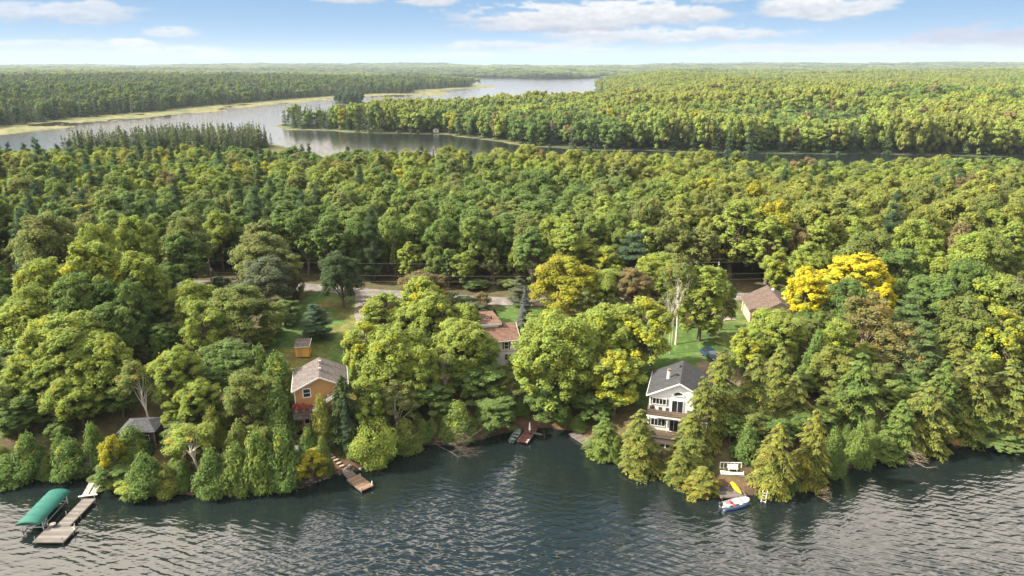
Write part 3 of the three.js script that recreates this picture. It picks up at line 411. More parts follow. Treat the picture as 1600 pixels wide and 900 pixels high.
const TREES = [
  ['C', -76.1, 93.5, 4.6, 7.9, 'green', "squat green cedar at the left edge of the waterline"],
  ['C', -73.3, 94.4, 8.0, 6.1, 'green', "narrow green cedar beside the bare earth bank, far left shore"],
  ['C', -67.3, 94.7, 6.7, 7.1, 'green', "dense green cedar on the shore behind the teal boat canopy"],
  ['C', -64.1, 95.9, 9.0, 4.5, 'green', "slim cedar just left of the grey-roofed cottage"],
  ['N', -59.3, 92.6, 7.9, 3.9, 'yellow', "small yellow sapling in front of the grey-roofed cottage"],
  ['O', -59.2, 91.1, 4.1, 5.9, 'green', "low round green tree beside the white fenced deck"],
  ['C', -58.3, 96.0, 8.2, 6.7, 'green', "green cedar in front of the right end of the grey-roofed cottage"],
  ['N', -56.1, 89.1, 2.6, 6.3, 'lime', "yellow-green sapling leaning over the water right of the canopy dock"],
  ['C', -53.5, 90.0, 7.1, 7.3, 'green', "green shore cedar third right of the white fenced deck"],
  ['B', -47.8, 94.0, 9.5, 7.6, 'lime', "pale yellow-green birch among the shore cedars, thin stems showing"],
  ['C', -50.6, 90.0, 5.2, 4.8, 'limeol', "yellowing young cedar between green shore cedars"],
  ['C', -43.9, 90.4, 7.5, 6.6, 'green', "dense green shore cedar right of the pale birch"],
  ['C', -40.6, 90.8, 8.1, 6.1, 'mid', "dense shore cedar second right of the pale birch"],
  ['C', -37.3, 91.4, 10.7, 6.6, 'mid', "tall yellow-green shore cedar below the orange cottage's left side"],
  ['C', -33.8, 92.0, 10.8, 6.9, 'green', "feathery green cedar nearest the orange cottage's lower deck on its left"],
  ['N', -29.9, 92.7, 5.3, 5.1, 'yellow', "small yellow and green tree by the rocks left of the stone path"],
  ['C', -32.0, 98.4, 6.7, 3.6, 'green', "thin cedar in front of the orange cottage's lower window"],
  ['C', -28.8, 94.5, 7.1, 3.4, 'olive', "small olive cedar below the orange cottage's deck"],
  ['C', -46.7, 98.5, 9.9, 4.9, 'limeol', "yellow-tipped cedar in the second row of the left shore"],
  ['C', -42.0, 96.5, 9.0, 5.6, 'olive', "olive cedar in the second row of the left shore"],
  ['O', -41.3, 102.0, 14.7, 10.5, 'olive', "large olive rounded tree left of the orange cottage's front"],
  ['C', -37.0, 100.5, 13.3, 6.3, 'green', "pointed green cedar touching the orange cottage's left wall"],
  ['C', -39.5, 109.0, 14.9, 9.1, 'green', "broad green cedar behind the orange cottage's left eave"],
  ['C', -43.1, 111.0, 15.8, 5.7, 'green', "slim cedar below the yellow shed on its left"],
  ['M', -54.4, 105.0, 17.5, 8.5, 'lime', "bright lime maple standing right of the white-stemmed birch"],
  ['M', -50.0, 102.0, 13.1, 7.1, 'lime', "lower lime maple right of the bright lime maple"],
  ['B', -59.6, 104.0, 15.5, 7.9, 'olive', "leaning birch with white stems above the grey-roofed cottage"],
  ['M', -75.2, 110.0, 21.0, 14.4, 'lime', "very large bright lime maple dominating the left shore"],
  ['M', -68.1, 108.0, 18.4, 11.0, 'lime', "bright lime maple joined to the right side of the very large maple"],
  ['M', -78.2, 107.0, 15.9, 10.7, 'lime', "bright lime maple joined to the left side of the very large maple"],
  ['M', -70.9, 104.5, 13.1, 10.5, 'lime', "lower lime maple in front of the very large maple"],
  ['O', -81.0, 101.0, 9.3, 6.9, 'green', "green tree at the left edge above the squat cedar"],
  ['O', -79.6, 103.5, 10.6, 7.8, 'green', "green tree behind the bare earth bank at far left"],
  ['O', -85.6, 110.0, 14.4, 9.2, 'green', "green tree at the left edge below the upper lime maple"],
  ['O', -65.0, 106.0, 10.1, 6.4, 'green', "green tree behind the grey-roofed cottage"],
  ['M', -87.3, 119.0, 20.4, 13.3, 'lime', "lime maple at the left edge above the very large maple"],
  ['M', -81.6, 102.0, 11.8, 5.4, 'olive', "olive and yellow tree cut by the left edge above the shore cedars"],
  ['O', -79.3, 101.0, 8.0, 6.4, 'green', "green tree behind the shore cedars at the left edge"],
  ['M', -79.1, 129.0, 29.3, 13.4, 'yellow', "tall maple with yellow crown top, highest of the left cluster"],
  ['M', -73.6, 131.0, 26.8, 12.5, 'lime', "lime maple right of the tall yellow-topped maple"],
  ['M', -87.8, 127.0, 26.0, 12.2, 'lime', "lime maple left of the tall yellow-topped maple"],
  ['M', -78.7, 123.0, 24.7, 11.8, 'green', "green maple below the tall yellow-topped maple"],
  ['O', -85.9, 122.0, 23.1, 11.2, 'lime', "rounded lime tree left of the green maple"],
  ['O', -69.7, 123.0, 23.5, 6.5, 'green', "green tree with a bare grey stem, right of the left cluster"],
  ['O', -70.2, 117.0, 20.9, 8.2, 'green', "green understorey tree above the very large maple"],
  ['O', -98.2, 146.0, 31.0, 16.9, 'pale', "wide pale olive tree behind the left cluster"],
  ['O', -87.0, 143.0, 29.7, 11.5, 'lime', "rounded lime tree behind the tall yellow-topped maple"],
  ['O', -84.8, 154.0, 28.7, 11.3, 'lime', "upright lime tree near the road, left"],
  ['O', -77.1, 162.0, 27.1, 13.0, 'pale', "tall pale green tree left of the utility pole"],
  ['O', -75.4, 150.0, 19.1, 7.2, 'green', "small green tree in front of the pale green tree"],
  ['O', -61.0, 129.0, 21.5, 10.4, 'lime', "lime tree standing left of the big olive tree"],
  ['O', -68.4, 129.0, 18.2, 7.2, 'olive', "olive tree with thin foliage beside the lime tree"],
  ['O', -50.7, 125.0, 21.3, 15.6, 'olive', "big olive tree with dense small leaves left of the lawn"],
  ['O', -49.5, 112.0, 15.1, 12.2, 'green', "dark green tree below the big olive tree"],
  ['O', -55.2, 152.0, 25.2, 16.4, 'pale', "large light green ash beside the road left of the lawn"],
  ['O', -53.2, 144.0, 21.8, 13.4, 'greyg', "grey-green tree in front of the large ash"],
  ['O', -46.9, 137.0, 14.2, 6.7, 'green', "green tree edging the lawn on its left"],
  ['O', -37.2, 147.5, 22.0, 11.4, 'conifer', "big dark rounded tree standing on the lawn by the road"],
  ['P', -38.7, 130.5, 15.8, 7.9, 'teal', "small blue-green pine on the lawn behind the yellow shed"],
  ['P', -76.4, 178.0, 23.8, 10.3, 'teal', "dark pine behind the road at the utility pole"],
  ['O', -18.0, 140.0, 20.1, 12.5, 'bronze', "bronze-grey rounded tree behind the yellow maple"],
  ['M', -17.8, 133.0, 21.1, 10.4, 'yellow', "yellow maple in front of the bronze-grey tree"],
  ['M', -15.8, 127.0, 19.6, 9.7, 'lime', "lime maple below the yellow maple"],
  ['O', -25.6, 131.0, 17.8, 9.4, 'lime', "lime tree at the end of the gravel driveway"],
  ['M', -20.6, 129.0, 16.6, 8.1, 'lime', "lime maple between the driveway tree and the yellow maple"],
  ['M', -8.8, 128.0, 16.7, 6.8, 'lime', "small lime maple behind the white house with brown roof"],
  ['M', -8.9, 117.0, 17.7, 12.6, 'lime', "large lime maple hiding the left end of the brown-roofed house"],
  ['M', -25.6, 114.0, 18.4, 8.3, 'yellow', "yellow maple overhanging the orange cottage's roof"],
  ['M', -20.6, 113.0, 17.7, 12.2, 'lime', "large lime maple right of the orange cottage"],
  ['M', -17.1, 112.0, 15.6, 10.1, 'lime', "lime maple in the middle of the central cluster"],
  ['B', -11.6, 113.0, 14.1, 6.4, 'olive', "birch with a pale stem and rusty leaves in the central cluster"],
  ['M', -6.4, 115.0, 11.3, 8.5, 'green', "green maple below the brown-roofed house"],
  ['H', -26.9, 101.5, 13.9, 7.1, 'conifer', "dark green hemlock right of the orange cottage"],
  ['S', -26.2, 99.8, 10.6, 2.9, 'teal', "thin blue-green spruce spire right of the orange cottage"],
  ['C', -30.2, 100.5, 11.4, 4.7, 'limeol', "yellow-green cedar against the orange cottage's right side"],
  ['T', -21.6, 98.3, 7.7, 7.9, 'lime', "egg-shaped light green cedar overhanging the bay's left corner"],
  ['B', -19.4, 105.0, 11.0, 6.6, 'pale', "pale birch above the egg-shaped cedar"],
  ['C', -17.5, 102.8, 5.9, 6.8, 'olive', "olive cedar on the bay shore by the bare earth bank"],
  ['O', -23.0, 103.5, 13.1, 6.5, 'lime', "lime tree behind the egg-shaped cedar"],
  ['C', -9.0, 105.9, 7.6, 7.0, 'mid', "light green cedar above the driftwood in the bay"],
  ['O', -14.1, 110.0, 8.7, 8.5, 'green', "green tree under the central cluster left of the driftwood cedar"],
  ['O', -5.4, 113.5, 10.5, 9.8, 'green', "broad green tree at the head of the bay"],
  ['O', -2.4, 108.0, 6.5, 8.1, 'green', "leafy green tree leaning over the bay left of the rowboat"],
  ['B', -0.2, 113.5, 8.3, 7.1, 'olive', "birch with a bright white stem above the rowboat"],
  ['O', 1.4, 119.0, 9.6, 7.1, 'olive', "olive shrubby tree in front of the brown-roofed house"],
  ['S', 2.6, 131.0, 19.2, 5.7, 'blue', "blue spruce right of the brown-roofed house"],
  ['P', 1.6, 150.0, 15.5, 6.2, 'greyg', "wispy grey-green pine by the road behind the blue spruce"],
  ['O', 10.4, 141.0, 22.6, 15.7, 'yellow', "large round yellow-green tree right of the blue spruce"],
  ['M', 22.0, 158.0, 21.0, 8.6, 'yellow', "small yellow maple beside the pale pine"],
  ['P', 28.1, 158.0, 24.2, 12.8, 'teal', "pale blue-green pine near the road, right of centre"],
  ['O', 19.6, 143.0, 19.6, 11.8, 'lime', "lime tree below the pale pine"],
  ['O', 14.2, 137.0, 17.2, 7.3, 'pale', "pale green tree right of the large round tree"],
  ['M', 25.8, 141.0, 20.3, 8.7, 'bronze', "maple with orange-tinted top below the pale pine"],
  ['M', 32.8, 151.0, 20.8, 11.0, 'lime', "lime maple left of the white birches"],
  ['B', 32.2, 129.0, 26.5, 7.3, 'pale', "leafy birch behind the bare white birch"],
  ['D', 30.4, 125.5, 23.3, 4.8, 'white', "bare white birch with forked stems by the lawn"],
  ['M', 36.8, 129.5, 24.0, 9.8, 'lime', "tall lime tree standing beside the parked car"],
  ['O', 42.9, 135.0, 19.4, 5.3, 'olive', "small olive tree between the tall lime tree and the garage"],
  ['S', 46.1, 167.0, 19.9, 6.0, 'bronze', "brownish spruce near the right utility pole"],
  ['M', 7.5, 113.2, 20.5, 14.8, 'lime', "largest lime maple of the bay, above the red-brown dock"],
  ['M', 11.4, 113.0, 18.8, 9.3, 'lime', "lime maple joined to the bay's largest maple"],
  ['M', 16.6, 118.0, 20.5, 12.3, 'lime', "lime maple left of the golden-topped maple"],
  ['M', 23.3, 117.5, 21.7, 11.4, 'yellow', "maple with golden top left of the bare white birch"],
  ['M', 17.6, 110.0, 14.5, 10.7, 'yellow', "yellow maple left of the white three-storey house"],
  ['O', 6.1, 110.2, 8.1, 8.5, 'green', "green tree under the bay's largest maple"],
  ['O', 14.1, 109.6, 7.0, 7.9, 'green', "green tree behind the grey floating dock"],
  ['H', 14.9, 100.6, 6.9, 6.9, 'green', "green drooping tree on the shore right of the grey floating dock"],
  ['H', 19.6, 96.4, 10.4, 7.8, 'olive', "olive drooping tree in front of the white three-storey house's left corner"],
  ['H', 33.3, 102.5, 17.8, 9.0, 'olive', "tall olive hemlock hiding the white three-storey house's right side"],
  ['H', 29.8, 99.5, 14.5, 7.4, 'olive', "olive hemlock in front of the white three-storey house"],
  ['H', 38.8, 103.0, 16.8, 7.9, 'olive', "olive hemlock second right of the white three-storey house"],
  ['H', 27.5, 96.4, 10.4, 7.8, 'olive', "broad olive hemlock left of the boat landing"],
  ['H', 25.3, 93.2, 6.3, 5.3, 'olive', "short hemlock over the water below the white three-storey house"],
  ['H', 28.1, 90.8, 3.9, 6.6, 'limeol', "low golden-green hemlock beside the boat landing"],
  ['H', 38.6, 90.8, 11.2, 7.8, 'limeol', "golden-green hemlock right of the boat landing"],
  ['H', 44.4, 92.2, 12.6, 7.2, 'limeol', "tall golden-green hemlock at the tip of the right point"],
  ['C', 36.3, 96.0, 8.2, 5.6, 'green', "green cedar right above the white landing rail"],
  ['C', 49.0, 95.1, 8.5, 5.0, 'green', "narrow green cedar right of the tall golden hemlock"],
  ['C', 54.5, 98.0, 8.0, 5.2, 'mid', "yellow-green cedar second right of the tall golden hemlock"],
  ['H', 59.6, 99.9, 5.0, 6.4, 'green', "green hemlock above the fallen dead branch"],
  ['H', 67.2, 102.9, 12.4, 10.9, 'olive', "large olive hemlock on the right shore past the dead branch"],
  ['H', 62.4, 101.5, 9.4, 8.1, 'green', "green hemlock behind the dead branch"],
  ['H', 57.0, 106.0, 15.6, 11.6, 'green', "broad green hemlock in the middle of the right wood"],
  ['M', 48.4, 121.0, 18.1, 11.8, 'lime', "lime maple in front of the garage"],
  ['M', 42.6, 117.0, 15.9, 7.2, 'yellow', "yellow-edged maple between lawn and garage"],
  ['H', 45.0, 109.0, 16.1, 8.5, 'olive', "olive hemlock below the garage maple"],
  ['H', 45.9, 104.0, 12.7, 7.8, 'olive', "olive hemlock behind the golden hemlocks"],
  ['C', 53.7, 115.0, 17.1, 5.8, 'green', "slim green cedar right of the garage maple"],
  ['O', 57.5, 117.0, 17.7, 7.4, 'lime', "lime tree left of the pale poplar"],
  ['O', 54.6, 110.5, 14.8, 8.1, 'limeol', "golden-olive tree below the pale poplar"],
  ['B', 65.4, 123.0, 20.7, 9.7, 'palebr', "tall pale poplar with a light trunk in the right wood"],
  ['B', 68.8, 117.0, 17.1, 9.9, 'palebr', "second pale poplar with twin light trunks in the right wood"],
  ['P', 74.6, 125.0, 20.2, 9.0, 'tealight', "light green pine right of the tall pale poplar"],
  ['P', 72.3, 115.0, 18.0, 9.7, 'tealight', "light green layered pine right of the twin-trunk poplar"],
  ['M', 59.8, 136.0, 22.1, 10.2, 'gold', "brilliant golden maple right of the garage"],
  ['M', 71.5, 140.0, 24.0, 14.6, 'gold', "broad golden-green maple right of the brilliant golden maple"],
  ['M', 72.6, 131.0, 20.4, 6.3, 'gold', "small golden maple beside the broad golden-green maple"],
  ['O', 65.4, 131.0, 20.9, 10.5, 'green', "green tree below the broad golden-green maple"],
  ['O', 69.9, 168.0, 23.2, 8.7, 'bronze', "bronze-tinted tree behind the garage"],
  ['M', 66.9, 152.0, 23.2, 9.3, 'lime', "lime maple behind the golden maple"],
  ['M', 61.8, 158.0, 19.3, 7.2, 'yellow', "yellow-edged maple at the garage's back"],
  ['O', 79.6, 153.0, 25.6, 15.1, 'olive', "olive rounded tree behind the broad golden-green maple"],
  ['O', 94.4, 161.0, 26.5, 13.7, 'lime', "rounded lime tree in the right wood, near the wood road"],
  ['O', 84.0, 147.0, 23.3, 10.0, 'green', "green tree in a hollow between paler crowns of the right wood"],
  ['O', 100.5, 150.0, 26.3, 14.5, 'lime', "wide lime tree at the right edge of the wood, upper"],
  ['O', 105.1, 147.0, 25.5, 10.9, 'olive', "olive tree at the right edge of the wood, upper"],
  ['M', 91.5, 135.0, 23.7, 10.1, 'green', "green maple in the right wood"],
  ['M', 82.9, 131.0, 21.7, 9.9, 'green', "layered green maple right of the tree in the hollow"],
  ['O', 94.5, 131.0, 22.2, 9.9, 'lime', "lime tree above the right golden maple"],
  ['O', 83.1, 123.0, 19.9, 12.0, 'olive', "olive tree left of the right golden maple"],
  ['M', 87.9, 119.5, 19.1, 9.7, 'yellow', "yellow-gold maple near the right edge"],
  ['O', 96.7, 127.0, 21.3, 9.4, 'olive', "olive tree cut by the right edge"],
  ['H', 77.9, 114.0, 16.0, 11.3, 'olive', "olive hemlock left of the right golden maple's foot"],
  ['H', 76.9, 107.7, 14.9, 11.5, 'olive', "olive hemlock below the right golden maple"],
  ['H', 83.6, 108.1, 12.4, 11.9, 'olive', "olive hemlock at the right edge"],
  ['H', 71.6, 106.7, 14.1, 8.9, 'green', "green hemlock in the right wood left of the olive hemlocks"],
  ['H', 85.7, 107.3, 8.1, 10.4, 'olive', "lower olive hemlock at the right edge"],
  ['H', 78.4, 106.8, 8.3, 10.8, 'green', "green hemlock above the right shore"],
  ['U', 81.8, 108.4, 2.5, 15.8, 'green', "long low green bush along the right shore"],
  ['U', 76.6, 108.0, 2.9, 7.9, 'green', "low green bush above the tan boulder"],
  ['U', -68.2, 158.0, 13.2, 5.1, 'conifer', "dark round bush at the utility pole's foot"],
  ['U', -12.2, 147.0, 12.8, 9.5, 'conifer', "dark green hedge bush beside the road"],
  ['U', -6.4, 148.0, 12.6, 5.1, 'bronze', "pink-bronze bush beside the road"],
  ['U', -3.9, 142.0, 11.1, 1.5, 'conifer', "tiny dark round shrub on the lawn"],
  ['U', -8.1, 145.0, 11.5, 6.7, 'greyg', "grey-green bush in front of the bronze bush"],
  ['U', -49.0, 152.0, 16.0, 4.5, 'bronze', "reddish bush at the lawn's road corner"],
  ['O', -82.2, 112.0, 13.1, 9.3, 'green', "green tree behind the very large lime maple on the left"],
  ['O', -55.7, 120.0, 19.9, 8.4, 'lime', "lime tree under the big olive tree's left side"],
];
for (const t of TREES) plant(...t);

// ---------- woods: the nearest trees one by one, the mass behind as one ----------
{
  const R = rng(77), cell = new Map(), key = (x, d) => floor(x / 6) + ',' + floor(d / 6);
  const far = (x, d, r) => { const cx = floor(x / 6), cd = floor(d / 6); for (let i = -1; i <= 1; i++) for (let j = -1; j <= 1; j++) for (const p of cell.get((cx + i) + ',' + (cd + j)) ?? []) if (hypot(p[0] - x, p[1] - d) < r) return false; return true; };
  const add = (x, d) => { const k = key(x, d); if (!cell.has(k)) cell.set(k, []); cell.get(k).push([x, d]); };
  for (const p of placed) add(p[0], p[1]);
  const rest = { F: [], P: [], S: [] }, near = [];
  // trees filling the wood between shore and road
  const FILL = [
    ['C', -48.6, 90.4, 3.9, 2.8, 'green'],
    ['C', 8.8, 110.3, 5.7, 3.5, 'olive'],
    ['C', -15.8, 106.6, 3.8, 2.9, 'olive'],
    ['C', -71.1, 94.3, 3.6, 3.6, 'mid'],
    ['C', 57.9, 101.6, 4.8, 3.7, 'olive'],
    ['C', -70.7, 98.1, 3.9, 4.0, 'green'],
    ['C', -11.1, 105.5, 4.1, 2.8, 'green'],
    ['C', -12.3, 107.9, 4.8, 3.6, 'olive'],
    ['C', 1.5, 112.3, 3.2, 4.0, 'green'],
    ['C', -50.6, 93.6, 2.7, 3.6, 'mid'],
    ['C', -79.3, 96.7, 2.7, 3.8, 'olive'],
    ['C', 53.7, 100.6, 4.3, 2.8, 'green'],
    ['C', 41.2, 91.2, 3.4, 3.3, 'green'],
    ['C', -14.8, 104.8, 3.7, 4.1, 'green'],
    ['C', 16.4, 98.9, 4.3, 2.7, 'mid'],
    ['C', -4.6, 107.5, 3.7, 3.2, 'green'],
    ['C', 57.4, 99.8, 3.8, 4.0, 'mid'],
    ['C', 28.8, 94.0, 2.1, 2.8, 'mid'],
    ['C', -24.3, 98.5, 4.1, 4.0, 'olive'],
    ['C', 11.5, 108.5, 2.7, 4.1, 'green'],
    ['C', -20.8, 103.5, 4.7, 2.7, 'green'],
    ['C', 27.3, 92.9, 3.4, 4.1, 'olive'],
    ['C', -0.6, 111.4, 3.6, 3.9, 'mid'],
    ['C', 22.8, 95.4, 1.8, 1.9, 'mid'],
    ['C', -13.3, 106.0, 3.6, 3.1, 'olive'],
    ['C', -49.5, 92.1, 3.2, 3.9, 'olive'],
    ['C', -4.8, 109.9, 4.2, 4.0, 'green'],
    ['O', -75.7, 104.6, 4.0, 5.9, 'olive'],
    ['O', 53.5, 106.3, 6.0, 5.5, 'olive'],
    ['O', 94.4, 156.1, 7.8, 4.6, 'olive'],
    ['O', 38.0, 99.9, 5.1, 6.4, 'olive'],
    ['O', 85.0, 117.5, 7.7, 6.4, 'lime'],
    ['O', 97.4, 152.8, 8.6, 4.3, 'green'],
    ['O', -17.6, 123.8, 5.7, 5.6, 'green'],
    ['O', -106.2, 140.1, 9.8, 4.8, 'green'],
    ['O', 50.6, 103.6, 4.6, 5.4, 'mid'],
    ['F', -108.9, 143.6, 11.7, 5.9, 'green'],
    ['O', 62.7, 116.2, 7.3, 5.8, 'olive'],
    ['O', 81.4, 142.7, 8.2, 6.1, 'mid'],
    ['O', -26.4, 110.8, 5.6, 5.0, 'olive'],
    ['O', -64.0, 119.0, 7.4, 3.4, 'green'],
    ['O', 65.9, 109.5, 6.2, 6.0, 'mid'],
    ['O', 50.9, 119.1, 5.8, 4.3, 'green'],
    ['O', -71.3, 128.0, 5.4, 6.0, 'olive'],
    ['O', -54.2, 101.6, 5.2, 4.4, 'lime'],
    ['O', 60.1, 129.3, 7.5, 4.7, 'mid'],
    ['O', 64.2, 119.0, 6.7, 4.9, 'lime'],
    ['O', -8.4, 161.2, 2.4, 6.4, 'green'],
    ['O', 86.8, 143.5, 6.9, 4.3, 'lime'],
    ['O', -102.8, 135.3, 7.3, 6.1, 'green'],
    ['O', -47.7, 126.0, 2.9, 4.6, 'lime'],
    ['O', -72.4, 100.7, 3.2, 4.4, 'green'],
    ['F', -15.2, 162.2, 9.7, 5.3, 'green'],
    ['O', -46.9, 101.7, 3.5, 5.4, 'olive'],
    ['F', 1.3, 164.0, 11.8, 5.2, 'lime'],
    ['O', 50.9, 111.6, 5.8, 5.3, 'mid'],
    ['O', -64.4, 122.2, 7.7, 6.4, 'green'],
    ['O', 70.1, 112.6, 6.2, 5.4, 'green'],
    ['F', -24.7, 163.6, 11.0, 6.1, 'lime'],
    ['O', 41.3, 99.3, 4.6, 5.9, 'green'],
    ['O', -48.1, 131.2, 2.9, 5.6, 'olive'],
    ['F', 92.6, 116.9, 10.2, 5.5, 'olive'],
    ['O', -47.7, 109.6, 3.2, 5.8, 'green'],
    ['F', -18.6, 162.7, 10.5, 6.0, 'mid'],
    ['O', -23.2, 110.4, 7.8, 5.2, 'green'],
    ['O', 61.8, 148.9, 5.1, 4.1, 'green'],
    ['O', -99.9, 131.5, 8.0, 6.0, 'green'],
    ['O', -0.9, 161.1, 2.5, 5.7, 'mid'],
    ['O', 46.4, 101.0, 5.1, 6.0, 'green'],
    ['O', -51.9, 98.1, 3.7, 6.3, 'green'],
    ['O', 56.4, 127.0, 6.9, 6.3, 'olive'],
    ['F', -4.4, 163.3, 9.6, 4.6, 'olive'],
    ['O', -67.7, 118.9, 6.2, 3.5, 'olive'],
    ['O', 49.4, 162.5, 4.7, 4.9, 'green'],
    ['O', 64.8, 113.0, 7.2, 4.9, 'olive'],
    ['O', -75.8, 144.5, 6.5, 4.7, 'green'],
    ['O', 34.4, 99.3, 4.8, 4.2, 'green'],
    ['F', -11.6, 161.3, 9.1, 6.4, 'lime'],
    ['F', -116.9, 159.9, 11.1, 5.6, 'olive'],
    ['O', 88.3, 146.6, 6.5, 5.0, 'green'],
    ['O', 58.7, 132.2, 6.4, 5.7, 'green'],
    ['O', -39.3, 97.9, 4.7, 5.2, 'olive'],
  ];
  const fillLabel = { C: ['young cedar crowding the shoreline between larger cedars', 'young cedars along the shoreline'], O: ['small green tree under the taller shore trees', 'small trees under the shore trees'], F: ['mid-height green tree filling the wood between shore and road', 'filling trees between shore and road'] };
  for (const [k, x, d, h, w, c] of FILL) { plant(k, x, d, heightAt(x, d) + h, w, c, ...fillLabel[k]); add(x, d); }
  // behind the road
  for (let i = 0; i < 60000; i++) {
    const d = 156 + R() * 290, x = (R() * 2 - 1) * (d * 0.86 + 40), s = inland('near', x, d);
    if (s < 3 || clearAt(x, d, 2) || nearLine(ROAD, x, d) < 6 || !far(x, d, 4.8 + 1.6 * fbm(x / 30, d / 30, 2))) continue;
    if (d < 172 && abs(x) < 60 && d < 158) continue;
    add(x, d);
    const n = fbm(x / 38 + 11, d / 38, 3), n2 = fbm(x / 90 + 31, d / 90, 2), q = R(), left = sstep(-20, -140, x), right = sstep(20, 160, x);
    const kind = q < 0.05 + 0.14 * left * n2 * 2 ? 'P' : q > 0.965 ? 'S' : 'F';
    let c = kind === 'P' ? (R() < 0.6 ? 'teal' : 'conifer') : kind === 'S' ? 'conifer' : 'mid';
    if (kind === 'F') { const w = R(), v = n * 0.6 + n2 * 0.25 + 0.13 * (R() - 0.5) + 0.07 + 0.05 * right; c = w > 0.993 ? 'yellow' : w > 0.98 ? 'bronze' : w < 0.07 + 0.08 * left ? 'pale' : w < 0.14 + 0.06 * right ? 'olive' : v > 0.6 ? 'warm' : v > 0.5 ? 'lime' : v > 0.425 ? 'mid' : 'green'; if (hypot(x + 13, d - 262) < 2.8 || hypot(x - 4, d - 212) < 2.6) c = 'orange'; }
    const big = R() * R(), h = (kind === 'P' ? 16 : 12.6) + 4.5 * (n2 - 0.2) + R() * 3 + big * 4 + 3.2 * (n - 0.5), w = kind === 'F' ? 6.2 + 2.4 * R() + 4.6 * big + 1.6 * (1 - n) : kind === 'P' ? 6 + 2 * R() : 4;
    (d < 215 && abs(x) < d * 0.78 + 12 ? near : rest[kind]).push([d, x, h, w, c, kind]);
  }
  near.sort((a, b) => a[0] - b[0]);
  const shared = { F: ['rounded broadleaf tree crowded in the wood just behind the road', 'broadleaf trees behind the road'], P: ['dark pine rising among the broadleaf trees just behind the road', 'pines behind the road'], S: ['pointed spruce among the broadleaf trees just behind the road', 'spruces behind the road'] };
  const HUE = { lime: 'yellow-green', green: 'deep green', mid: 'mid-green', warm: 'olive-yellow', pale: 'pale green', olive: 'dull olive', bronze: 'bronze-brown', yellow: 'bright yellow', orange: 'orange-red' };
  let cnt = 0;
  for (const a of near) { if (cnt < 240) { plant(a[5], a[1], a[0], heightAt(a[1], a[0]) + a[2], a[3], a[4], (a[5] === 'F' ? HUE[a[4]] + ' ' : '') + shared[a[5]][0], (a[5] === 'F' ? HUE[a[4]] + ' ' : '') + shared[a[5]][1]); cnt++; } else rest[a[5]].push(a); }
  const wood_ = new THREE.Group(); wood_.name = 'forest'; wood_.userData = { kind: 'stuff', label: 'dense mixed wood stretching from the road back to the far lake', category: 'forest' }; scene.add(wood_);
  const M4 = new THREE.Matrix4(), Q = new THREE.Quaternion(), UPV = new THREE.Vector3(0, 1, 0), col = new THREE.Color(), tinted = new THREE.MeshPhysicalMaterial({ name: 'leaves of the wood', vertexColors: true, roughness: 1, transmission: 0.48, thickness: 0, side: THREE.DoubleSide, specularIntensity: 0.3 });
  function scatter(name, list, protosOf, parent, mat, trunks) {
    protosOf.forEach((s, v) => {
      const mine = list.filter((_, i) => i % protosOf.length === v); if (!mine.length) return;
      const im = new THREE.InstancedMesh(s.crown, mat, mine.length); im.name = name; im.castShadow = im.receiveShadow = true;
      const tm = trunks ? new THREE.InstancedMesh(s.trunk, MAT.bark, mine.length) : null; if (tm) { tm.name = 'trunks'; tm.castShadow = true; }
      mine.forEach((a, i) => { M4.compose(new THREE.Vector3(a[1], heightAt(a[1], a[0]) - 0.1, -a[0]), Q.setFromAxisAngle(UPV, R() * 6.283), new THREE.Vector3(a[3] / s.W, a[2] / s.H, a[3] / s.W)); im.setMatrixAt(i, M4); tm?.setMatrixAt(i, M4); const f = FOLIAGE[a[4]], k = 0.86 + 0.28 * R(); im.setColorAt(i, col.setRGB(f[0] * k, f[1] * k, f[2] * k)); });
      im.userData.kind = 'stuff'; parent.add(im); if (tm) { tm.userData.kind = 'stuff'; parent.add(tm); }
    });
  }
  scatter('crowns', rest.F, [...PROTO.F, PROTO.O[0], PROTO.B[0], PROTO.M[1]], wood_, tinted, true); scatter('pine_crowns', rest.P, PROTO.P, wood_, tinted, false); scatter('spruce_crowns', rest.S, PROTO.S, wood_, tinted, false);

  // far woods across the water: lighter trees of the same make
  const FB = [131, 132, 133].map((s) => broadleaf({ H: 15, W: 9, base: 1.5, n: 34, per: 26, leaf: 1.15, seed: s, flat: 0.85, size: [0.13, 0.22], fill: 0.2 })), FC = [141, 142].map((s) => conifer({ H: 13, W: 4.6, base: 0.2, levels: 13, arms: 5, droop: 0.35, rise: 0.08, sprays: 7, leaf: 0.62, slim: 0.7, seed: s, ragged: 0.25, prof: 0.85 }));
  const fb = [], fc = [], clumps = [];
  const tryAt = (x, d) => {
    const [h, s, k] = landAt(x, d); if (s < 2 || h < 0.05 || k === 'near') return;
    const n = fbm(x / 70 + 5, d / 70, 3), n2 = fbm(x / 260, d / 260 + 4, 3), q = R();
    if (k === 'left' && s < 84 + (fbm(x * 0.05 + 7, d * 0.05, 3) - 0.5) * 50) return;
    if (k === 'spit') { if (s < 10 || x > -186 || x < -338 + 30 * n) return; fc.push([d, x, 10 + 8 * R(), 5 + 1.6 * R(), q < 0.25 ? 'olive' : q < 0.6 ? 'greyg' : 'conifer']); return; }
    if (k === 'island') { (R() < 0.4 ? fc : fb).push([d, x, 13 + 6 * R(), 8, q < 0.4 ? 'conifer' : 'teal']); return; }
    if (k === 'right' && d > 1050 && d < 1700 && x > 650 && x < 1100 && fbm(x / 120, d / 300, 2) > 0.54) return;
    const tip = k === 'right' && x < -150 && d < 960, shore = s < 26;
    const con = k === 'left' ? 0.62 + 0.3 * (1 - n2) : tip ? 0.85 : shore && k === 'right' ? 0.45 : 0.16 + 0.3 * (n < 0.44);
    if (k === 'right' && tip && s < 10) return;
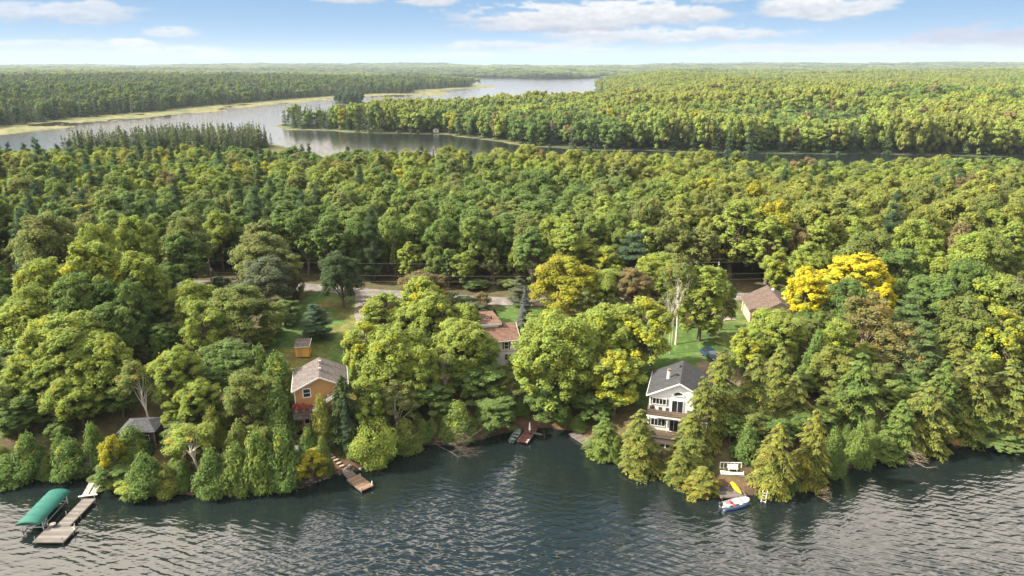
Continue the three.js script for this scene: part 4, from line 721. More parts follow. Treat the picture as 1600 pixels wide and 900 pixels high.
    if (q < con) fc.push([d, x, ((tip ? 15 : 17) + 8 * R()) * (0.72 + 0.56 * n), 6 + 2 * R(), R() < 0.3 ? 'teal' : R() < 0.4 ? 'greyg' : 'conifer']);
    else { const w = R(); fb.push([d, x, (18 + 7 * R()) * (0.6 + 0.8 * n), 9 + 5 * R(), k === 'left' ? (w < 0.55 ? 'green' : w < 0.72 ? 'olive' : w < 0.78 ? 'mid' : 'teal') : w > 0.975 ? 'bronze' : w > 0.955 ? 'yellow' : (v => v > 0.58 ? 'warm' : v > 0.5 ? 'lime' : v > 0.42 ? 'mid' : 'green')(n2 * 0.55 + n * 0.45 + (R() - 0.5) * 0.16)]); }
  };
  for (let d = 490; d < 2600;) { const step = 5.8 + d * 0.0016; const half = (d + 20) * 0.78; for (let x = -half; x < half; x += step) tryAt(x + (R() - 0.5) * step * 1.3, d + (R() - 0.5) * step * 1.3); d += step; }
  for (let i = 0; i < 520; i++) tryAt(-340 + R() * 190, 505 + R() * 95);
  for (let d = 2600; d < 12500;) { const step = d * 0.0046, half = d * 0.78; for (let x = -half; x < half; x += step) { const xx = x + (R() - 0.5) * step * 1.5, dd = d + (R() - 0.5) * step * 2.4, [h, s, k] = landAt(xx, dd); if (s < 2) continue; const n = fbm(xx / 420, dd / 700, 3), w = R(); if (n > 0.69) continue; clumps.push([dd, xx, (18 + 8 * R()) * (0.55 + 0.9 * fbm(xx / 150, dd / 260, 2)), step * 1.9, k === 'farther' ? (n > 0.52 ? 'mid' : w < 0.5 ? 'green' : 'conifer') : w < 0.3 ? 'warm' : w < 0.7 ? 'mid' : 'green']); } d += step * 1.5; }
  const farWood = new THREE.Group(); farWood.name = 'far_forest'; farWood.userData = { kind: 'stuff', label: 'wooded land across the far lake reaching to the horizon', category: 'forest' }; scene.add(farWood);
  scatter('crowns', fb, FB, farWood, tinted, false); scatter('conifer_crowns', fc, FC, farWood, tinted, false); scatter('distant_crowns', clumps, FB, farWood, tinted, false);
}
// ---------- buildings ----------
function pane(parent, name, x, y, z, w, h, cols = 2, rows = 1, fm = MAT.white, fw = 0.09) {   // a framed window facing +z; its glass panes are sub-parts
  const g = [box(w + fw * 2, fw, 0.12, x, y + h / 2 + fw / 2, z), box(w + fw * 2, fw, 0.14, x, y - h / 2 - fw / 2, z), box(fw, h, 0.12, x - w / 2 - fw / 2, y, z), box(fw, h, 0.12, x + w / 2 + fw / 2, y, z)];
  for (let i = 1; i < cols; i++) g.push(box(0.06, h, 0.1, x - w / 2 + w * i / cols, y, z));
  for (let i = 1; i < rows; i++) g.push(box(w, 0.06, 0.09, x, y - h / 2 + h * i / rows, z));
  const f = part(name, g, fm, parent);
  for (let i = 0; i < cols; i++) for (let j = 0; j < rows; j++) part('pane', box(w / cols - 0.07, h / rows - 0.07, 0.03, x - w / 2 + w * (i + 0.5) / cols, y - h / 2 + h * (j + 0.5) / rows, z + 0.005), MAT.glass, f);
  return f;
}
function railing(parent, runs, h, mat, gap = 0.16, thick = 0.045) {   // runs: [x0,z0,x1,z1,y]
  const g = [];
  for (const [x0, z0, x1, z1, y] of runs) {
    const L = hypot(x1 - x0, z1 - z0), n = max(1, Math.round(L / gap)), a = -atan2(z1 - z0, x1 - x0), mx = (x0 + x1) / 2, mz = (z0 + z1) / 2;
    g.push(box(L, 0.07, 0.11, mx, y + h, mz, a), box(L, 0.06, 0.06, mx, y + 0.12, mz, a));
    for (let i = 0; i <= n; i++) { const t = i / n, big = i % 10 === 0 || i === n; g.push(box(big ? 0.1 : thick, h - 0.08, big ? 0.1 : thick, lerp(x0, x1, t), y + h / 2 - 0.02, lerp(z0, z1, t))); }
  }
  return part('railing', g, mat, parent);
}
function gable(o, W, D, yE, yR, wallMat, roofMat, trim, over = 0.45, foot = 0) {   // front gable at z = 0, ridge along z
  part('wall', prism([[-W / 2, -foot], [W / 2, -foot], [W / 2, yE], [0, yR], [-W / 2, yE]], D, -D), wallMat, o);
  const s = (yR - yE) / (W / 2), up = 0.16, e = W / 2 + over, ye = yR - s * e + up, yr = yR + up;
  const roof = part('roof', [slab([[-e, ye, over], [0, yr, over], [0, yr, -D - over], [-e, ye, -D - over]], 0.14), slab([[0, yr, over], [e, ye, over], [e, ye, -D - over], [0, yr, -D - over]], 0.14)], roofMat, o);
  const L = hypot(e, yr - ye), an = atan2(yr - ye, e);
  part('fascia', [box(L, 0.22, 0.06, -e / 2, (ye + yr) / 2 - 0.13, over + 0.035, 0, 0, an), box(L, 0.22, 0.06, e / 2, (ye + yr) / 2 - 0.13, over + 0.035, 0, 0, -an), box(0.06, 0.2, D + over * 2 - 0.02, -e - 0.035, ye - 0.12, -D / 2), box(0.06, 0.2, D + over * 2 - 0.02, e + 0.035, ye - 0.12, -D / 2)], trim, roof);
  return { roof, s, ye, yr, e };
}
function vent(roof, x, z, R, mat, h = 0.35, w = 0.35) { return part('roof_vent', box(w, h, w, x, R.yr - abs(x) * R.s + h / 2 - 0.08, z), mat, roof); }
{ // white three-storey house
  const o = thing('lake_house', 'white three-storey house with slate grey roof, arched window and two decks', 'house', 26.4, 1.2, 101, -0.29), W = 9.2, D = 8.6;
  const G = gable(o, W, D, 9.0, 11.4, MAT.whiteSiding, MAT.slateRoof, MAT.white, 0.45, 1.5), R = G.roof;
  part('foundation', box(W - 0.1, 2.6, 0.12, 0, 1.2, 0.07), std(0.3, 0.29, 0.28, { map: grain }), o);
  vent(R, -0.35, -6.4, G, MAT.dark, 0.4); vent(R, -0.55, -3, G, MAT.dark, 0.4);
  const ch = part('chimney', cyl(0.3, 0.3, 1.5, -2, G.yr - 2 * G.s + 0.6, -3.4), MAT.white, R); part('chimney_cap', cyl(0.36, 0.36, 0.22, -2, G.yr - 2 * G.s + 1.46, -3.4), MAT.deckWood, R);
  pane(o, 'window', -3.0, 7.85, 0.05, 2.1, 0.95, 4, 1); pane(o, 'window', -3.0, 4.15, 0.05, 2.2, 1.2, 4, 1); pane(o, 'window', 3.1, 7.85, 0.05, 1.6, 0.95, 3, 1); pane(o, 'window', 3.1, 4.15, 0.05, 1.8, 1.2, 3, 1);
  for (const [x, y, h] of [[-4.25, 7.85, 1.1], [-1.75, 7.85, 1.1], [-4.3, 4.15, 1.35], [-1.7, 4.15, 1.35]]) part('shutter', box(0.22, h, 0.06, x, y, 0.05), std(0.05, 0.055, 0.065), o);
  pane(o, 'sliding_door', -0.15, 7.3, 0.05, 1.7, 1.95, 2, 1); pane(o, 'sliding_door', -0.5, 3.85, 0.05, 1.3, 1.95, 2, 1);
  const sh = new THREE.Shape(); sh.absarc(0, 0, 0.78, 0, PI); sh.lineTo(0.78, 0); const ar = new THREE.ExtrudeGeometry(sh, { depth: 0.06, bevelEnabled: false, curveSegments: 14 }); ar.scale(1, 0.85, 1); ar.translate(-0.1, 9.15, 0.02);
  const sh2 = new THREE.Shape(); sh2.absarc(0, 0, 0.92, 0, PI); sh2.lineTo(0.92, -0.1); sh2.lineTo(-0.92, -0.1); const hole = new THREE.Path(); hole.absarc(0, 0, 0.77, 0, PI); sh2.holes.push(hole); const fr = new THREE.ExtrudeGeometry(sh2, { depth: 0.1, bevelEnabled: false, curveSegments: 14 }); fr.scale(1, 0.85, 1); fr.translate(-0.1, 9.15, 0.02);
  const af = part('arched_window', fr, MAT.white, o); part('pane', ar, MAT.glass, af);
  for (const [y, dz] of [[6.15, 2.0], [2.75, 2.2]]) {
    const dk = part('deck', [box(W + 0.2, 0.16, dz, 0, y, dz / 2 + 0.04)], MAT.deckWood, o); part('deck_fascia', box(W + 0.3, 0.24, 0.06, 0, y - 0.04, dz + 0.08), y > 5 ? MAT.white : MAT.greyWood, dk);
    railing(dk, [[-W / 2, dz, W / 2, dz, y + 0.08], [-W / 2, 0.2, -W / 2, dz, y + 0.08], [W / 2, 0.2, W / 2, dz, y + 0.08]], 1.02, MAT.deckWood, 0.13, 0.085);
  }
  for (const x of [-4.5, -1.5, 1.5, 4.5]) part('post', box(0.16, 6.1 + 1.5, 0.16, x, 2.25, 1.85), MAT.white, o);
  part('lattice_skirt', box(W, 1.1, 0.08, 0, 2.05, 2.12), MAT.greyWood, o);
  const c = (name, label, cat, lx, y, lz, geos, mat) => { const p = new THREE.Vector3(lx, y, lz).applyAxisAngle(new THREE.Vector3(0, 1, 0), -0.29), t = thing(name, label, cat, 26.4 + p.x, 1.2 + p.y, 101 - p.z, -0.29); for (const [n, g] of geos) part(n, g, mat, t); return t; };
  c('barbecue_grill', 'black barbecue grill at the left end of the white house upper deck', 'grill', -4.0, 6.24, 1.0, [['lid', new THREE.SphereGeometry(0.36, 12, 8).scale(1.2, 0.8, 0.8).translate(0, 1.0, 0)], ['cart', [box(0.8, 0.5, 0.5, 0, 0.7, 0), box(0.06, 0.5, 0.06, -0.35, 0.25, 0.2), box(0.06, 0.5, 0.06, 0.35, 0.25, 0.2), box(0.06, 0.5, 0.06, -0.35, 0.25, -0.2), box(0.06, 0.5, 0.06, 0.35, 0.25, -0.2)]]], MAT.dark);
  const names = ['dark deck chair nearest the grill', 'dark deck chair left of the sliding door', 'dark deck chair right of the sliding door'];
  [-2.7, -1.6, 1.7].forEach((x, i) => c('deck_chair', names[i], 'chair', x, 6.24, 1.2, [['seat', box(0.6, 0.06, 0.55, 0, 0.42, 0)], ['backrest', box(0.6, 0.6, 0.06, 0, 0.75, -0.28)], ...[[-1, -1], [-1, 1], [1, -1], [1, 1]].map(([a, b]) => ['leg', box(0.05, 0.42, 0.05, a * 0.27, 0.21, b * 0.24)])], std(0.05, 0.05, 0.055)));
}
{ // stair landing below the white house
  const o = thing('stair_landing', 'grey wooden stair landing below the white house decks', 'stairs', 22.3, 1.1, 97.9, -0.5);
  part('platform', box(2.2, 0.14, 1.8, 0, 0.4, 0), MAT.greyWood, o); for (let i = 0; i < 7; i++) part('step', box(1.0, 0.07, 0.28, 1.7 + i * 0.24, 0.2 - i * 0.17 + 0.12, 0.4), MAT.greyWood, o);
  railing(o, [[-1.1, 0.9, 1.1, 0.9, 0.45], [1.1, -0.9, 1.1, 0.9, 0.45]], 0.95, MAT.greyWood, 0.2); parts('post', [-1, 1].flatMap((a) => [-0.8, 0.8].map((b) => box(0.12, 2.4, 0.12, a, -0.8, b))), MAT.greyWood, o);
}
{ // orange cottage
  const o = thing('orange_cottage', 'orange cottage with brown-grey roof and white-framed windows above the stone path', 'house', -30.8, 3.2, 103, 0.25), W = 7.9, D = 7.4;
  const G = gable(o, W, D, 7.7, 9.6, MAT.orangeSiding, MAT.greyRoof, MAT.white, 0.45, 1.5); vent(G.roof, 0.12, -5.6, G, MAT.greyMetal, 0.45, 0.45); vent(G.roof, 0.1, -2.4, G, MAT.greyMetal, 0.45, 0.45);
  pane(o, 'window', -2.1, 7.0, 0.05, 1.05, 1.35, 1, 2, MAT.white, 0.13); pane(o, 'window', -1.7, 2.3, 0.05, 2.2, 1.3, 3, 1, MAT.white, 0.14); parts('corner_board', [box(0.16, 8.6, 0.16, -W / 2, 3.4, 0.02), box(0.16, 8.6, 0.16, W / 2, 3.4, 0.02)], MAT.white, o);
  part('wing_wall', prism([[-0.9, -1.5], [3.9, -1.5], [3.9, 5.6], [2.1, 6.7], [-0.9, 5.1]], 1.9, 0.06), MAT.orangeSiding, o);
  const wr = part('wing_roof', [slab([[-1.3, 5.0, 2.3], [2.1, 6.9, 2.3], [2.1, 6.9, 0.02], [-1.3, 5.0, 0.02]], 0.14), slab([[2.1, 6.9, 2.3], [4.2, 5.7, 2.3], [4.2, 5.7, 0.02], [2.1, 6.9, 0.02]], 0.14)], MAT.greyRoof, o); part('fascia', [box(3.9, 0.2, 0.06, 0.4, 5.83, 2.34, 0, 0, 0.51), box(0.06, 0.2, 2.26, -1.33, 4.9, 1.16)], MAT.white, wr); part('roof_vent', box(0.35, 0.35, 0.35, 1.2, 6.5, 0.9), MAT.greyMetal, wr);
  const dk = part('deck', box(3.6, 0.16, 1.9, -2.6, 4.3, 1.0), MAT.deckWood, o); railing(dk, [[-4.4, 1.9, -0.95, 1.9, 4.4], [-4.4, 0.1, -4.4, 1.9, 4.4]], 0.9, MAT.redWood, 0.14); part('deck_shade', box(3.6, 0.9, 0.06, -2.6, 3.75, 1.92), MAT.greyRoof, dk);
  const d2 = part('lower_deck', box(4.6, 0.16, 2.6, -2.1, 0.0, 1.4), MAT.deckWood, o); railing(d2, [[-4.4, 2.6, 0.2, 2.6, 0.08], [-4.4, 0.1, -4.4, 2.6, 0.08]], 0.9, MAT.deckWood, 0.2);
  parts('post', [[-4.3, 1.8], [-1, 1.8]].map(([x, z]) => box(0.14, 5.8, 0.14, x, 1.4, z)).concat([[-4.3, 2.5], [0, 2.5]].map(([x, z]) => box(0.14, 2, 0.14, x, -1.05, z))), MAT.redWood, o);
  const pot = (dx, dz, i) => { const p = new THREE.Vector3(dx, 4.38, dz).applyAxisAngle(new THREE.Vector3(0, 1, 0), 0.25), t = thing('potted_plant', ['red-leaved potted plant at the corner of the orange cottage deck', 'red-leaved potted plant in the middle of the orange cottage deck', 'small red potted plant near the wing on the orange cottage deck'][i], 'plant', -30.8 + p.x, 3.2 + p.y, 103 - p.z); part('pot', cyl(0.16, 0.22, 0.4, 0, 0.2, 0), MAT.white, t); const s = PROTO.U[i % 2]; const m = part('foliage', s.crown, new THREE.MeshPhysicalMaterial({ color: new THREE.Color().setRGB(0.32, 0.035, 0.03), vertexColors: true, roughness: 1, transmission: 0.3, thickness: 0, side: THREE.DoubleSide }), t); m.position.y = 0.35; m.scale.setScalar(0.36 - i * 0.06); };
  pot(-3.8, 1.3, 0); pot(-2.7, 1.1, 1); pot(-1.6, 1.3, 2);
}
{ // brown-roofed white house
  const o = thing('white_cottage', 'white two-storey house with brown shingle roof behind the lime maples', 'house', -4.6, 6.2, 123, 0.2), W = 12, D = 8.5, yE = 4.7, yR = 6.4;
  const ends = prism([[0, -2], [D, -2], [D, yE], [D / 2, yR], [0, yE]], W, 0); ends.rotateY(PI / 2); ends.translate(-W / 2, 0, 0); part('wall', ends, MAT.whiteSiding, o);
  const e = 0.45, s = (yR - yE) / (D / 2), ye = yE - s * e + 0.14, yr = yR + 0.14, x = W / 2 + 0.25;
  const roof = part('roof', [slab([[-x, ye, e], [x, ye, e], [x, yr, -D / 2], [-x, yr, -D / 2]], 0.13), slab([[-x, yr, -D / 2], [x, yr, -D / 2], [x, ye, -D - e], [-x, ye, -D - e]], 0.13)], MAT.brownRoof, o);
  part('fascia', [box(W + 0.5, 0.18, 0.06, 0, ye - 0.1, e + 0.04), box(0.06, 0.2, hypot(D / 2 + e, yr - ye), x + 0.04, (ye + yr) / 2 - 0.12, (e - D / 2) / 2, 0, atan2(yr - ye, D / 2 + e))], MAT.white, roof);
  const dm = part('raised_roof', slab([[-6, 7.05, -3.1], [3.4, 7.05, -3.1], [2.6, 7.5, -D - 0.4], [-6, 7.5, -D - 0.4]], 0.15), MAT.brownRoof, o); part('raised_fascia', box(9.3, 0.42, 0.08, -1.35, 6.76, -3.08), MAT.white, dm); part('raised_wall', box(8.6, 1.1, 4.8, -1.6, 6.35, -5.7), MAT.whiteSiding, dm); part('roof_vent', cyl(0.14, 0.14, 0.5, 1.6, 7.5, -5), MAT.dark, dm); part('roof_vent', cyl(0.09, 0.09, 0.4, 0.6, 7.5, -4.6), MAT.greyMetal, dm);
  pane(o, 'window', 3.6, 3.55, 0.05, 0.75, 1.25, 1, 2); pane(o, 'window', 3.9, 1.2, 0.05, 1.2, 1.15, 2, 1); pane(o, 'window', 0.6, 3.55, 0.05, 0.9, 1.25, 1, 2); pane(o, 'door', 5.0, 0.7, 0.05, 0.8, 1.9, 1, 1);
  for (const sx of [3.0, 4.2]) part('shutter', box(0.26, 1.4, 0.06, sx, 3.55, 0.05), std(0.12, 0.06, 0.045), o); part('belt_trim', box(W, 0.08, 0.05, 0, 2.35, 0.03), std(0.3, 0.28, 0.26), o);
  const dk = part('side_deck', [box(3.2, 0.16, 3.6, W / 2 + 1.65, 2.4, -2.2)], MAT.pinkWood, o); railing(dk, [[W / 2 + 0.2, -0.45, W / 2 + 3.2, -0.45, 2.48], [W / 2 + 3.2, -4, W / 2 + 3.2, -0.45, 2.48]], 0.95, MAT.white, 0.15); part('deck_skirt', box(3.2, 2.2, 0.08, W / 2 + 1.65, 1.2, -0.5), MAT.whiteSiding, dk);
}
{ // garage
  const o = thing('garage', 'long tan garage with taupe shingle roof at the lawn\'s right side', 'garage', 54.3, 9.0, 134.8, -0.1), W = 10, D = 11;
  const G = gable(o, W, D, 2.9, 5.6, MAT.tanSiding, MAT.taupeRoof, std(0.2, 0.15, 0.12), 0.4, 1); const wn = part('side_wall_door', box(0.06, 2.1, 0.95, -W / 2 - 0.03, 1.05, -2.4), std(0.2, 0.12, 0.08), o); part('post', box(0.12, 2.8, 0.12, -W / 2 - 0.1, 1.4, -9.6), std(0.2, 0.12, 0.08), o); part('door', box(1, 2.1, 0.08, 1.4, 1.0, 0.05), std(0.1, 0.06, 0.05), o); vent(G.roof, 0.4, -8.2, G, MAT.whitePlastic, 0.5, 0.4); vent(G.roof, 2.0, -4.5, G, MAT.whitePlastic, 0.5, 0.35);
  pane(o, 'window', -2.4, 1.8, 0.05, 1.2, 0.9, 2, 1);
}
{ // yellow shed
  const o = thing('garden_shed', 'small yellow-orange shed with grey roof on the left lawn', 'shed', -39.3, 8.05, 122.3, 0.12);
  part('wall', box(2.5, 2.1, 2.6, 0, 0.95, -1.3), MAT.yellowSiding, o); const r = part('roof', slab([[-1.4, 2.12, 0.2], [1.4, 2.12, 0.2], [1.4, 2.55, -2.9], [-1.4, 2.55, -2.9]], 0.12), MAT.greyRoof, o); part('fascia', [box(2.8, 0.12, 0.05, 0, 2.02, 0.23), box(0.05, 0.14, 3.1, 1.43, 2.27, -1.35, 0, 0.139)], MAT.white, r); part('side_wall', prism([[-1.24, 1.9], [1.24, 1.9], [1.24, 2.35], [-1.24, 2.35]], 1.2, -2.6), MAT.yellowSiding, o); part('door', box(0.9, 1.7, 0.05, -0.4, 0.85, 0.03), MAT.orangeSiding, o);
}
{ // grey-roofed cottage on the left bank
  const o = thing('bank_cottage', 'dark cottage with low grey hipped roof hidden on the left bank', 'cottage', -58.2, 2.9, 97.6, 0.1);
  part('wall', box(4.6, 3, 3.6, 0, 1.2, -2.2), MAT.brownWall, o);
  const c = [[-2.9, 3.1, 0.5], [2.9, 3.1, 0.5], [2.9, 3.1, -4.6], [-2.9, 3.1, -4.6]], a = [-1.1, 4.1, -2], b = [1.1, 4.1, -2];
  part('roof', [slab([c[0], c[1], b, a], 0.1), slab([c[2], c[3], a, b], 0.1), slab([c[3], c[0], a, [-1.1, 4.101, -2.02]], 0.1), slab([c[1], c[2], [1.1, 4.101, -2.02], b], 0.1)], MAT.darkRoof, o);
  for (const x of [-2.6, 0, 2.6]) part('post', box(0.12, 3.6, 0.12, x, 1.3, 0.3), MAT.paleWood, o); pane(o, 'window', 0.9, 1.7, -0.36, 1.1, 0.8, 2, 1); part('porch_floor', box(5.6, 0.15, 2.4, 0, -0.1, -0.4), MAT.greyWood, o);
}
{ // pale roof by the road, left
  const o = thing('roadside_cabin', 'small cabin with pale grey roof beside the road, far left', 'cabin', -82.5, 9.2, 155, 0.5);
  gable(o, 5, 6, 2.4, 3.9, MAT.whiteSiding, shingle(0.5, 0.47, 0.46), MAT.white, 0.35, 1); pane(o, 'window', 0, 1.5, 0.05, 1.2, 0.9, 2, 1);
}
// ---------- shore structures ----------
{ // white fenced deck
  const o = thing('fenced_deck', 'small shore deck with white picket fence behind the canopy dock', 'deck', -64.2, 1.5, 95.6, 0.15);
  part('floor', box(3.4, 0.14, 2.4, 0, 0, 0), MAT.paleWood, o); railing(o, [[-1.7, 1.2, 1.7, 1.2, 0.07], [-1.7, -1.2, -1.7, 1.2, 0.07], [1.7, -1.2, 1.7, 1.2, 0.07]], 1.0, MAT.paleWood, 0.17, 0.12); parts('post', [-1.6, 1.6].flatMap((x) => [-1.1, 1.1].map((z) => box(0.14, 2.2, 0.14, x, -1.05, z))), MAT.greyWood, o);
  part('bench', [box(2.2, 0.08, 0.5, 0, 0.5, -0.7), box(0.1, 0.45, 0.4, -0.9, 0.28, -0.7), box(0.1, 0.45, 0.4, 0.9, 0.28, -0.7)], std(0.06, 0.06, 0.08), o);
}
function planks(o, name, w, l, x, z, y, mat, n = 1) { for (let i = 0; i < n; i++) { const p = part(name, box(w, 0.13, l / n - 0.05, x, y, z - l / 2 + l * (i + 0.5) / n), mat, o); part('edge_beam', [box(0.09, 0.24, l / n - 0.06, x - w / 2 - 0.047, y - 0.06, z - l / 2 + l * (i + 0.5) / n), box(0.09, 0.24, l / n - 0.06, x + w / 2 + 0.047, y - 0.06, z - l / 2 + l * (i + 0.5) / n)], MAT.greyWood, p); } }
{ // canopy dock
  const o = thing('long_dock', 'long pale wooden dock with wide end platform beside the teal boat canopy', 'dock', -61, 0.42, 83, 0);
  planks(o, 'platform', 3.9, 3.4, 0.1, 3.2, 0, MAT.paleWood, 1); planks(o, 'walkway', 1.7, 6.4, 0.0, -1.75, 0.02, MAT.paleWood, 3);
  for (const [x, z] of [[-1.7, 4.6], [1.9, 4.6], [-1.7, 1.8], [1.9, 1.8], [-0.95, -1], [0.95, -1], [-0.95, -4.6], [0.95, -4.6]]) part('dock_leg', cyl(0.05, 0.05, 1.9, x, -0.25, z), MAT.greyMetal, o);
  part('ladder', [box(0.06, 1.2, 0.06, 2.12, 0.2, 2.2), box(0.06, 1.2, 0.06, 2.12, 0.2, 2.7), box(0.05, 0.05, 0.5, 2.12, 0.3, 2.45), box(0.05, 0.05, 0.5, 2.12, 0.6, 2.45)], MAT.white, o);
  const r = thing('shore_ramp', 'white two-plank ramp joining the long dock to the bank', 'ramp', -61.9, 0.5, 90, 0.24); for (const x of [-0.5, 0.5]) part('ramp_plate', box(0.8, 0.08, 3.4, x, 0.06, -0.2, 0, 0.02), MAT.rampGrey ??= std(0.45, 0.44, 0.43, { map: grain }), r); part('crosspiece', box(2.5, 0.12, 0.2, 0, 0.14, 1.6), MAT.white, r); part('landing_plank', box(2.2, 0.16, 1.6, 0.1, 0.12, -2.7), MAT.pinkWood, r);
  const p = thing('dock_planter', 'pale round planter on the long dock platform', 'planter', -62.2, 0.5, 81.4); part('bowl', cyl(0.3, 0.42, 0.45, 0, 0.22, 0, 14), MAT.paleWood, p); part('soil', cyl(0.36, 0.36, 0.04, 0, 0.44, 0, 14), MAT.stone, p);
}
{ // boat lift
  const o = thing('boat_lift', 'boat lift under an arched teal canopy at the left dock', 'boat lift', -65.2, 0, 84.4, 0.06), L = 8, W = 3, pos = [], idx = [], nu = 14, nv = 24;
  for (let j = 0; j <= nv; j++) for (let i = 0; i <= nu; i++) { const t = i / nu, z = (j / nv - 0.5) * L, a = PI * (0.06 + 0.88 * t), rib = 0.05 * abs(sin(j / nv * 5 * PI)) - 0.03; pos.push(-cos(a) * W / 2 / cos(PI * 0.06), 1.4 + (sin(a) - sin(PI * 0.06)) * 0.7 * (1 - 0.25 * pow(abs(j / nv * 2 - 1), 8)) - rib * sin(a), z); }
  for (let j = 0; j < nv; j++) for (let i = 0; i < nu; i++) { const a = j * (nu + 1) + i; idx.push(a, a + nu + 1, a + 1, a + 1, a + nu + 1, a + nu + 2); }
  for (const z of [-L / 2, L / 2]) { const s = pos.length / 3, j = z < 0 ? 0 : nv; pos.push(0, 1.39, z); for (let i = 0; i < nu; i++) { const a = j * (nu + 1) + i; idx.push(s, a, a + 1); } }
  const g = new THREE.BufferGeometry(); g.setAttribute('position', new THREE.Float32BufferAttribute(pos, 3)); g.setIndex(idx); g.computeVertexNormals(); MAT.teal.side = THREE.DoubleSide; const cv = part('canopy', g, MAT.teal, o);
  for (let j = 1; j < 5; j++) { const z = (j / 5 - 0.5) * L, q = []; for (let i = 0; i <= 12; i++) { const a = PI * (0.06 + 0.88 * i / 12); q.push(new THREE.Vector3(-cos(a) * W / 2 / cos(PI * 0.06), 1.435 + (sin(a) - sin(PI * 0.06)) * 0.7, z)); } part('canopy_seam', new THREE.TubeGeometry(new THREE.CatmullRomCurve3(q), 16, 0.04, 5), MAT.seam ??= std(0.03, 0.19, 0.16), cv); }
  part('hem', [box(0.05, 0.16, L - 0.1, -W / 2 - 0.02, 1.36, 0), box(0.05, 0.16, L - 0.1, W / 2 + 0.02, 1.36, 0)], MAT.teal, cv);
  for (const x of [-1.4, 1.4]) for (const z of [-3, 3]) part('post', box(0.12, 2.4, 0.12, x, 0.2, z), MAT.white, o);
  part('side_rail', [box(0.1, 0.1, 7.4, -1.4, 1.37, 0), box(0.1, 0.1, 7.4, 1.4, 1.37, 0), box(0.1, 0.1, 6.2, -1.4, 0.5, 0), box(0.1, 0.1, 6.2, 1.4, 0.5, 0)], MAT.greyMetal, o); part('brace', [rod([1.4, 0.4, 3], [1.4, 1.35, 1.6], 0.05), rod([1.4, 0.4, -3], [1.4, 1.35, -1.6], 0.05), rod([-1.4, 0.4, 3], [1.4, 0.4, 3], 0.06), rod([-1.4, 0.4, -3], [1.4, 0.4, -3], 0.06)], MAT.white, o);
  part('winch_wheel', new THREE.TorusGeometry(0.5, 0.04, 6, 18).rotateY(PI / 2).translate(1.52, 0.75, 2.6), MAT.greyMetal, o);
}
function hull(L, B, D, stern = 0.75, open = true, n = 16) {   // bow towards +x, deck rim at y = D
  const pos = [], idx = [], m = 9, sec = (t) => { const w = B / 2 * (t < 0.5 ? lerp(stern, 1, sstep(0, 0.5, t)) : sqrt(max(0, 1 - pow((t - 0.5) / 0.5, 2.3)))); return w; };
  const put = (inset, lift) => { const s = pos.length / 3; for (let i = 0; i <= n; i++) { const t = i / n, w = max(0.015, sec(t) - inset), x = -L / 2 + L * t - (inset && t > 0.9 ? 0.08 : 0), rise = 0.12 * pow(t, 3); for (let k = 0; k <= m; k++) { const a = (k / m - 0.5) * 2, y = D + rise - (D + rise - lift) * pow(cos(a * PI / 2), 0.55) * (t > 0.8 ? 1 - 0.75 * sstep(0.8, 1, t) : 1); pos.push(x, y, w * (abs(a) < 1e-9 ? 0 : Math.sign(a) * pow(abs(a), 0.8))); } } for (let i = 0; i < n; i++) for (let k = 0; k < m; k++) { const a = s + i * (m + 1) + k; idx.push(a, a + 1, a + m + 1, a + 1, a + m + 2, a + m + 1); } return s; };
  const a = put(0, 0), b = open ? put(0.06, 0.09) : -1;
  if (open) for (const k of [0, m]) for (let i = 0; i < n; i++) { const p = a + i * (m + 1) + k, q = b + i * (m + 1) + k; idx.push(p, q, p + m + 1, q, q + m + 1, p + m + 1); }
  if (open) for (let k = 0; k < m; k++) idx.push(a + k, a + k + 1, b + k, a + k + 1, b + k + 1, b + k);
  const g = new THREE.BufferGeometry(); g.setAttribute('position', new THREE.Float32BufferAttribute(pos, 3)); g.setIndex(idx); g.computeVertexNormals(); return g;
}
for (const k of ['greenBoat', 'boatGrey', 'yellowBoat', 'blue']) MAT[k].side = THREE.DoubleSide;
{ // middle dock with rowboat
  const o = thing('red_dock', 'red-brown wooden dock at the head of the bay beside the green rowboat', 'dock', 2.5, 0.42, 106.2, -0.36); planks(o, 'decking', 1.7, 5.2, 0, -0.3, 0, MAT.redWood, 2); for (const x of [-0.75, 0.75]) for (const z of [2, -1]) part('dock_leg', cyl(0.07, 0.07, 1.6, x, -0.3, z), MAT.greyWood, o); parts('corner_step', [box(0.3, 0.05, 0.12, 0.75, 0.1, 1.3), box(0.3, 0.05, 0.12, 0.75, 0.1, 1.7), box(0.3, 0.05, 0.12, 0.75, 0.1, 2.1)], MAT.white, o); part('side_plank', box(1.5, 0.1, 0.4, 1.6, 0.05, -1.2), MAT.paleWood, o);
  const u = thing('folded_umbrella', 'white folded umbrella standing on the red-brown dock', 'umbrella', 3.0, 0.5, 106.9); part('pole', cyl(0.03, 0.03, 2.1, 0, 1.05, 0), MAT.white, u); part('cloth', cyl(0.2, 0.06, 1.4, 0, 1.35, 0, 8), MAT.whitePlastic, u); part('stand', cyl(0.25, 0.2, 0.12, 0, 0.06, 0, 12), MAT.dark, u);
  const b = thing('rowboat', 'green rowboat tied along the left side of the red-brown dock', 'boat', 0.62, -0.1, 106.5, 1.2); part('hull', hull(4.2, 1.4, 0.55), MAT.greenBoat, b); for (const x of [-1.3, -0.2, 0.8]) part('seat', box(0.32, 0.05, x > 0.5 ? 1.05 : 1.22, x, 0.42, 0), MAT.boatGrey, b); part('gunwale', [box(0.06, 0.07, 1.05, -2.08, 0.56, 0)], MAT.paleWood, b);
}
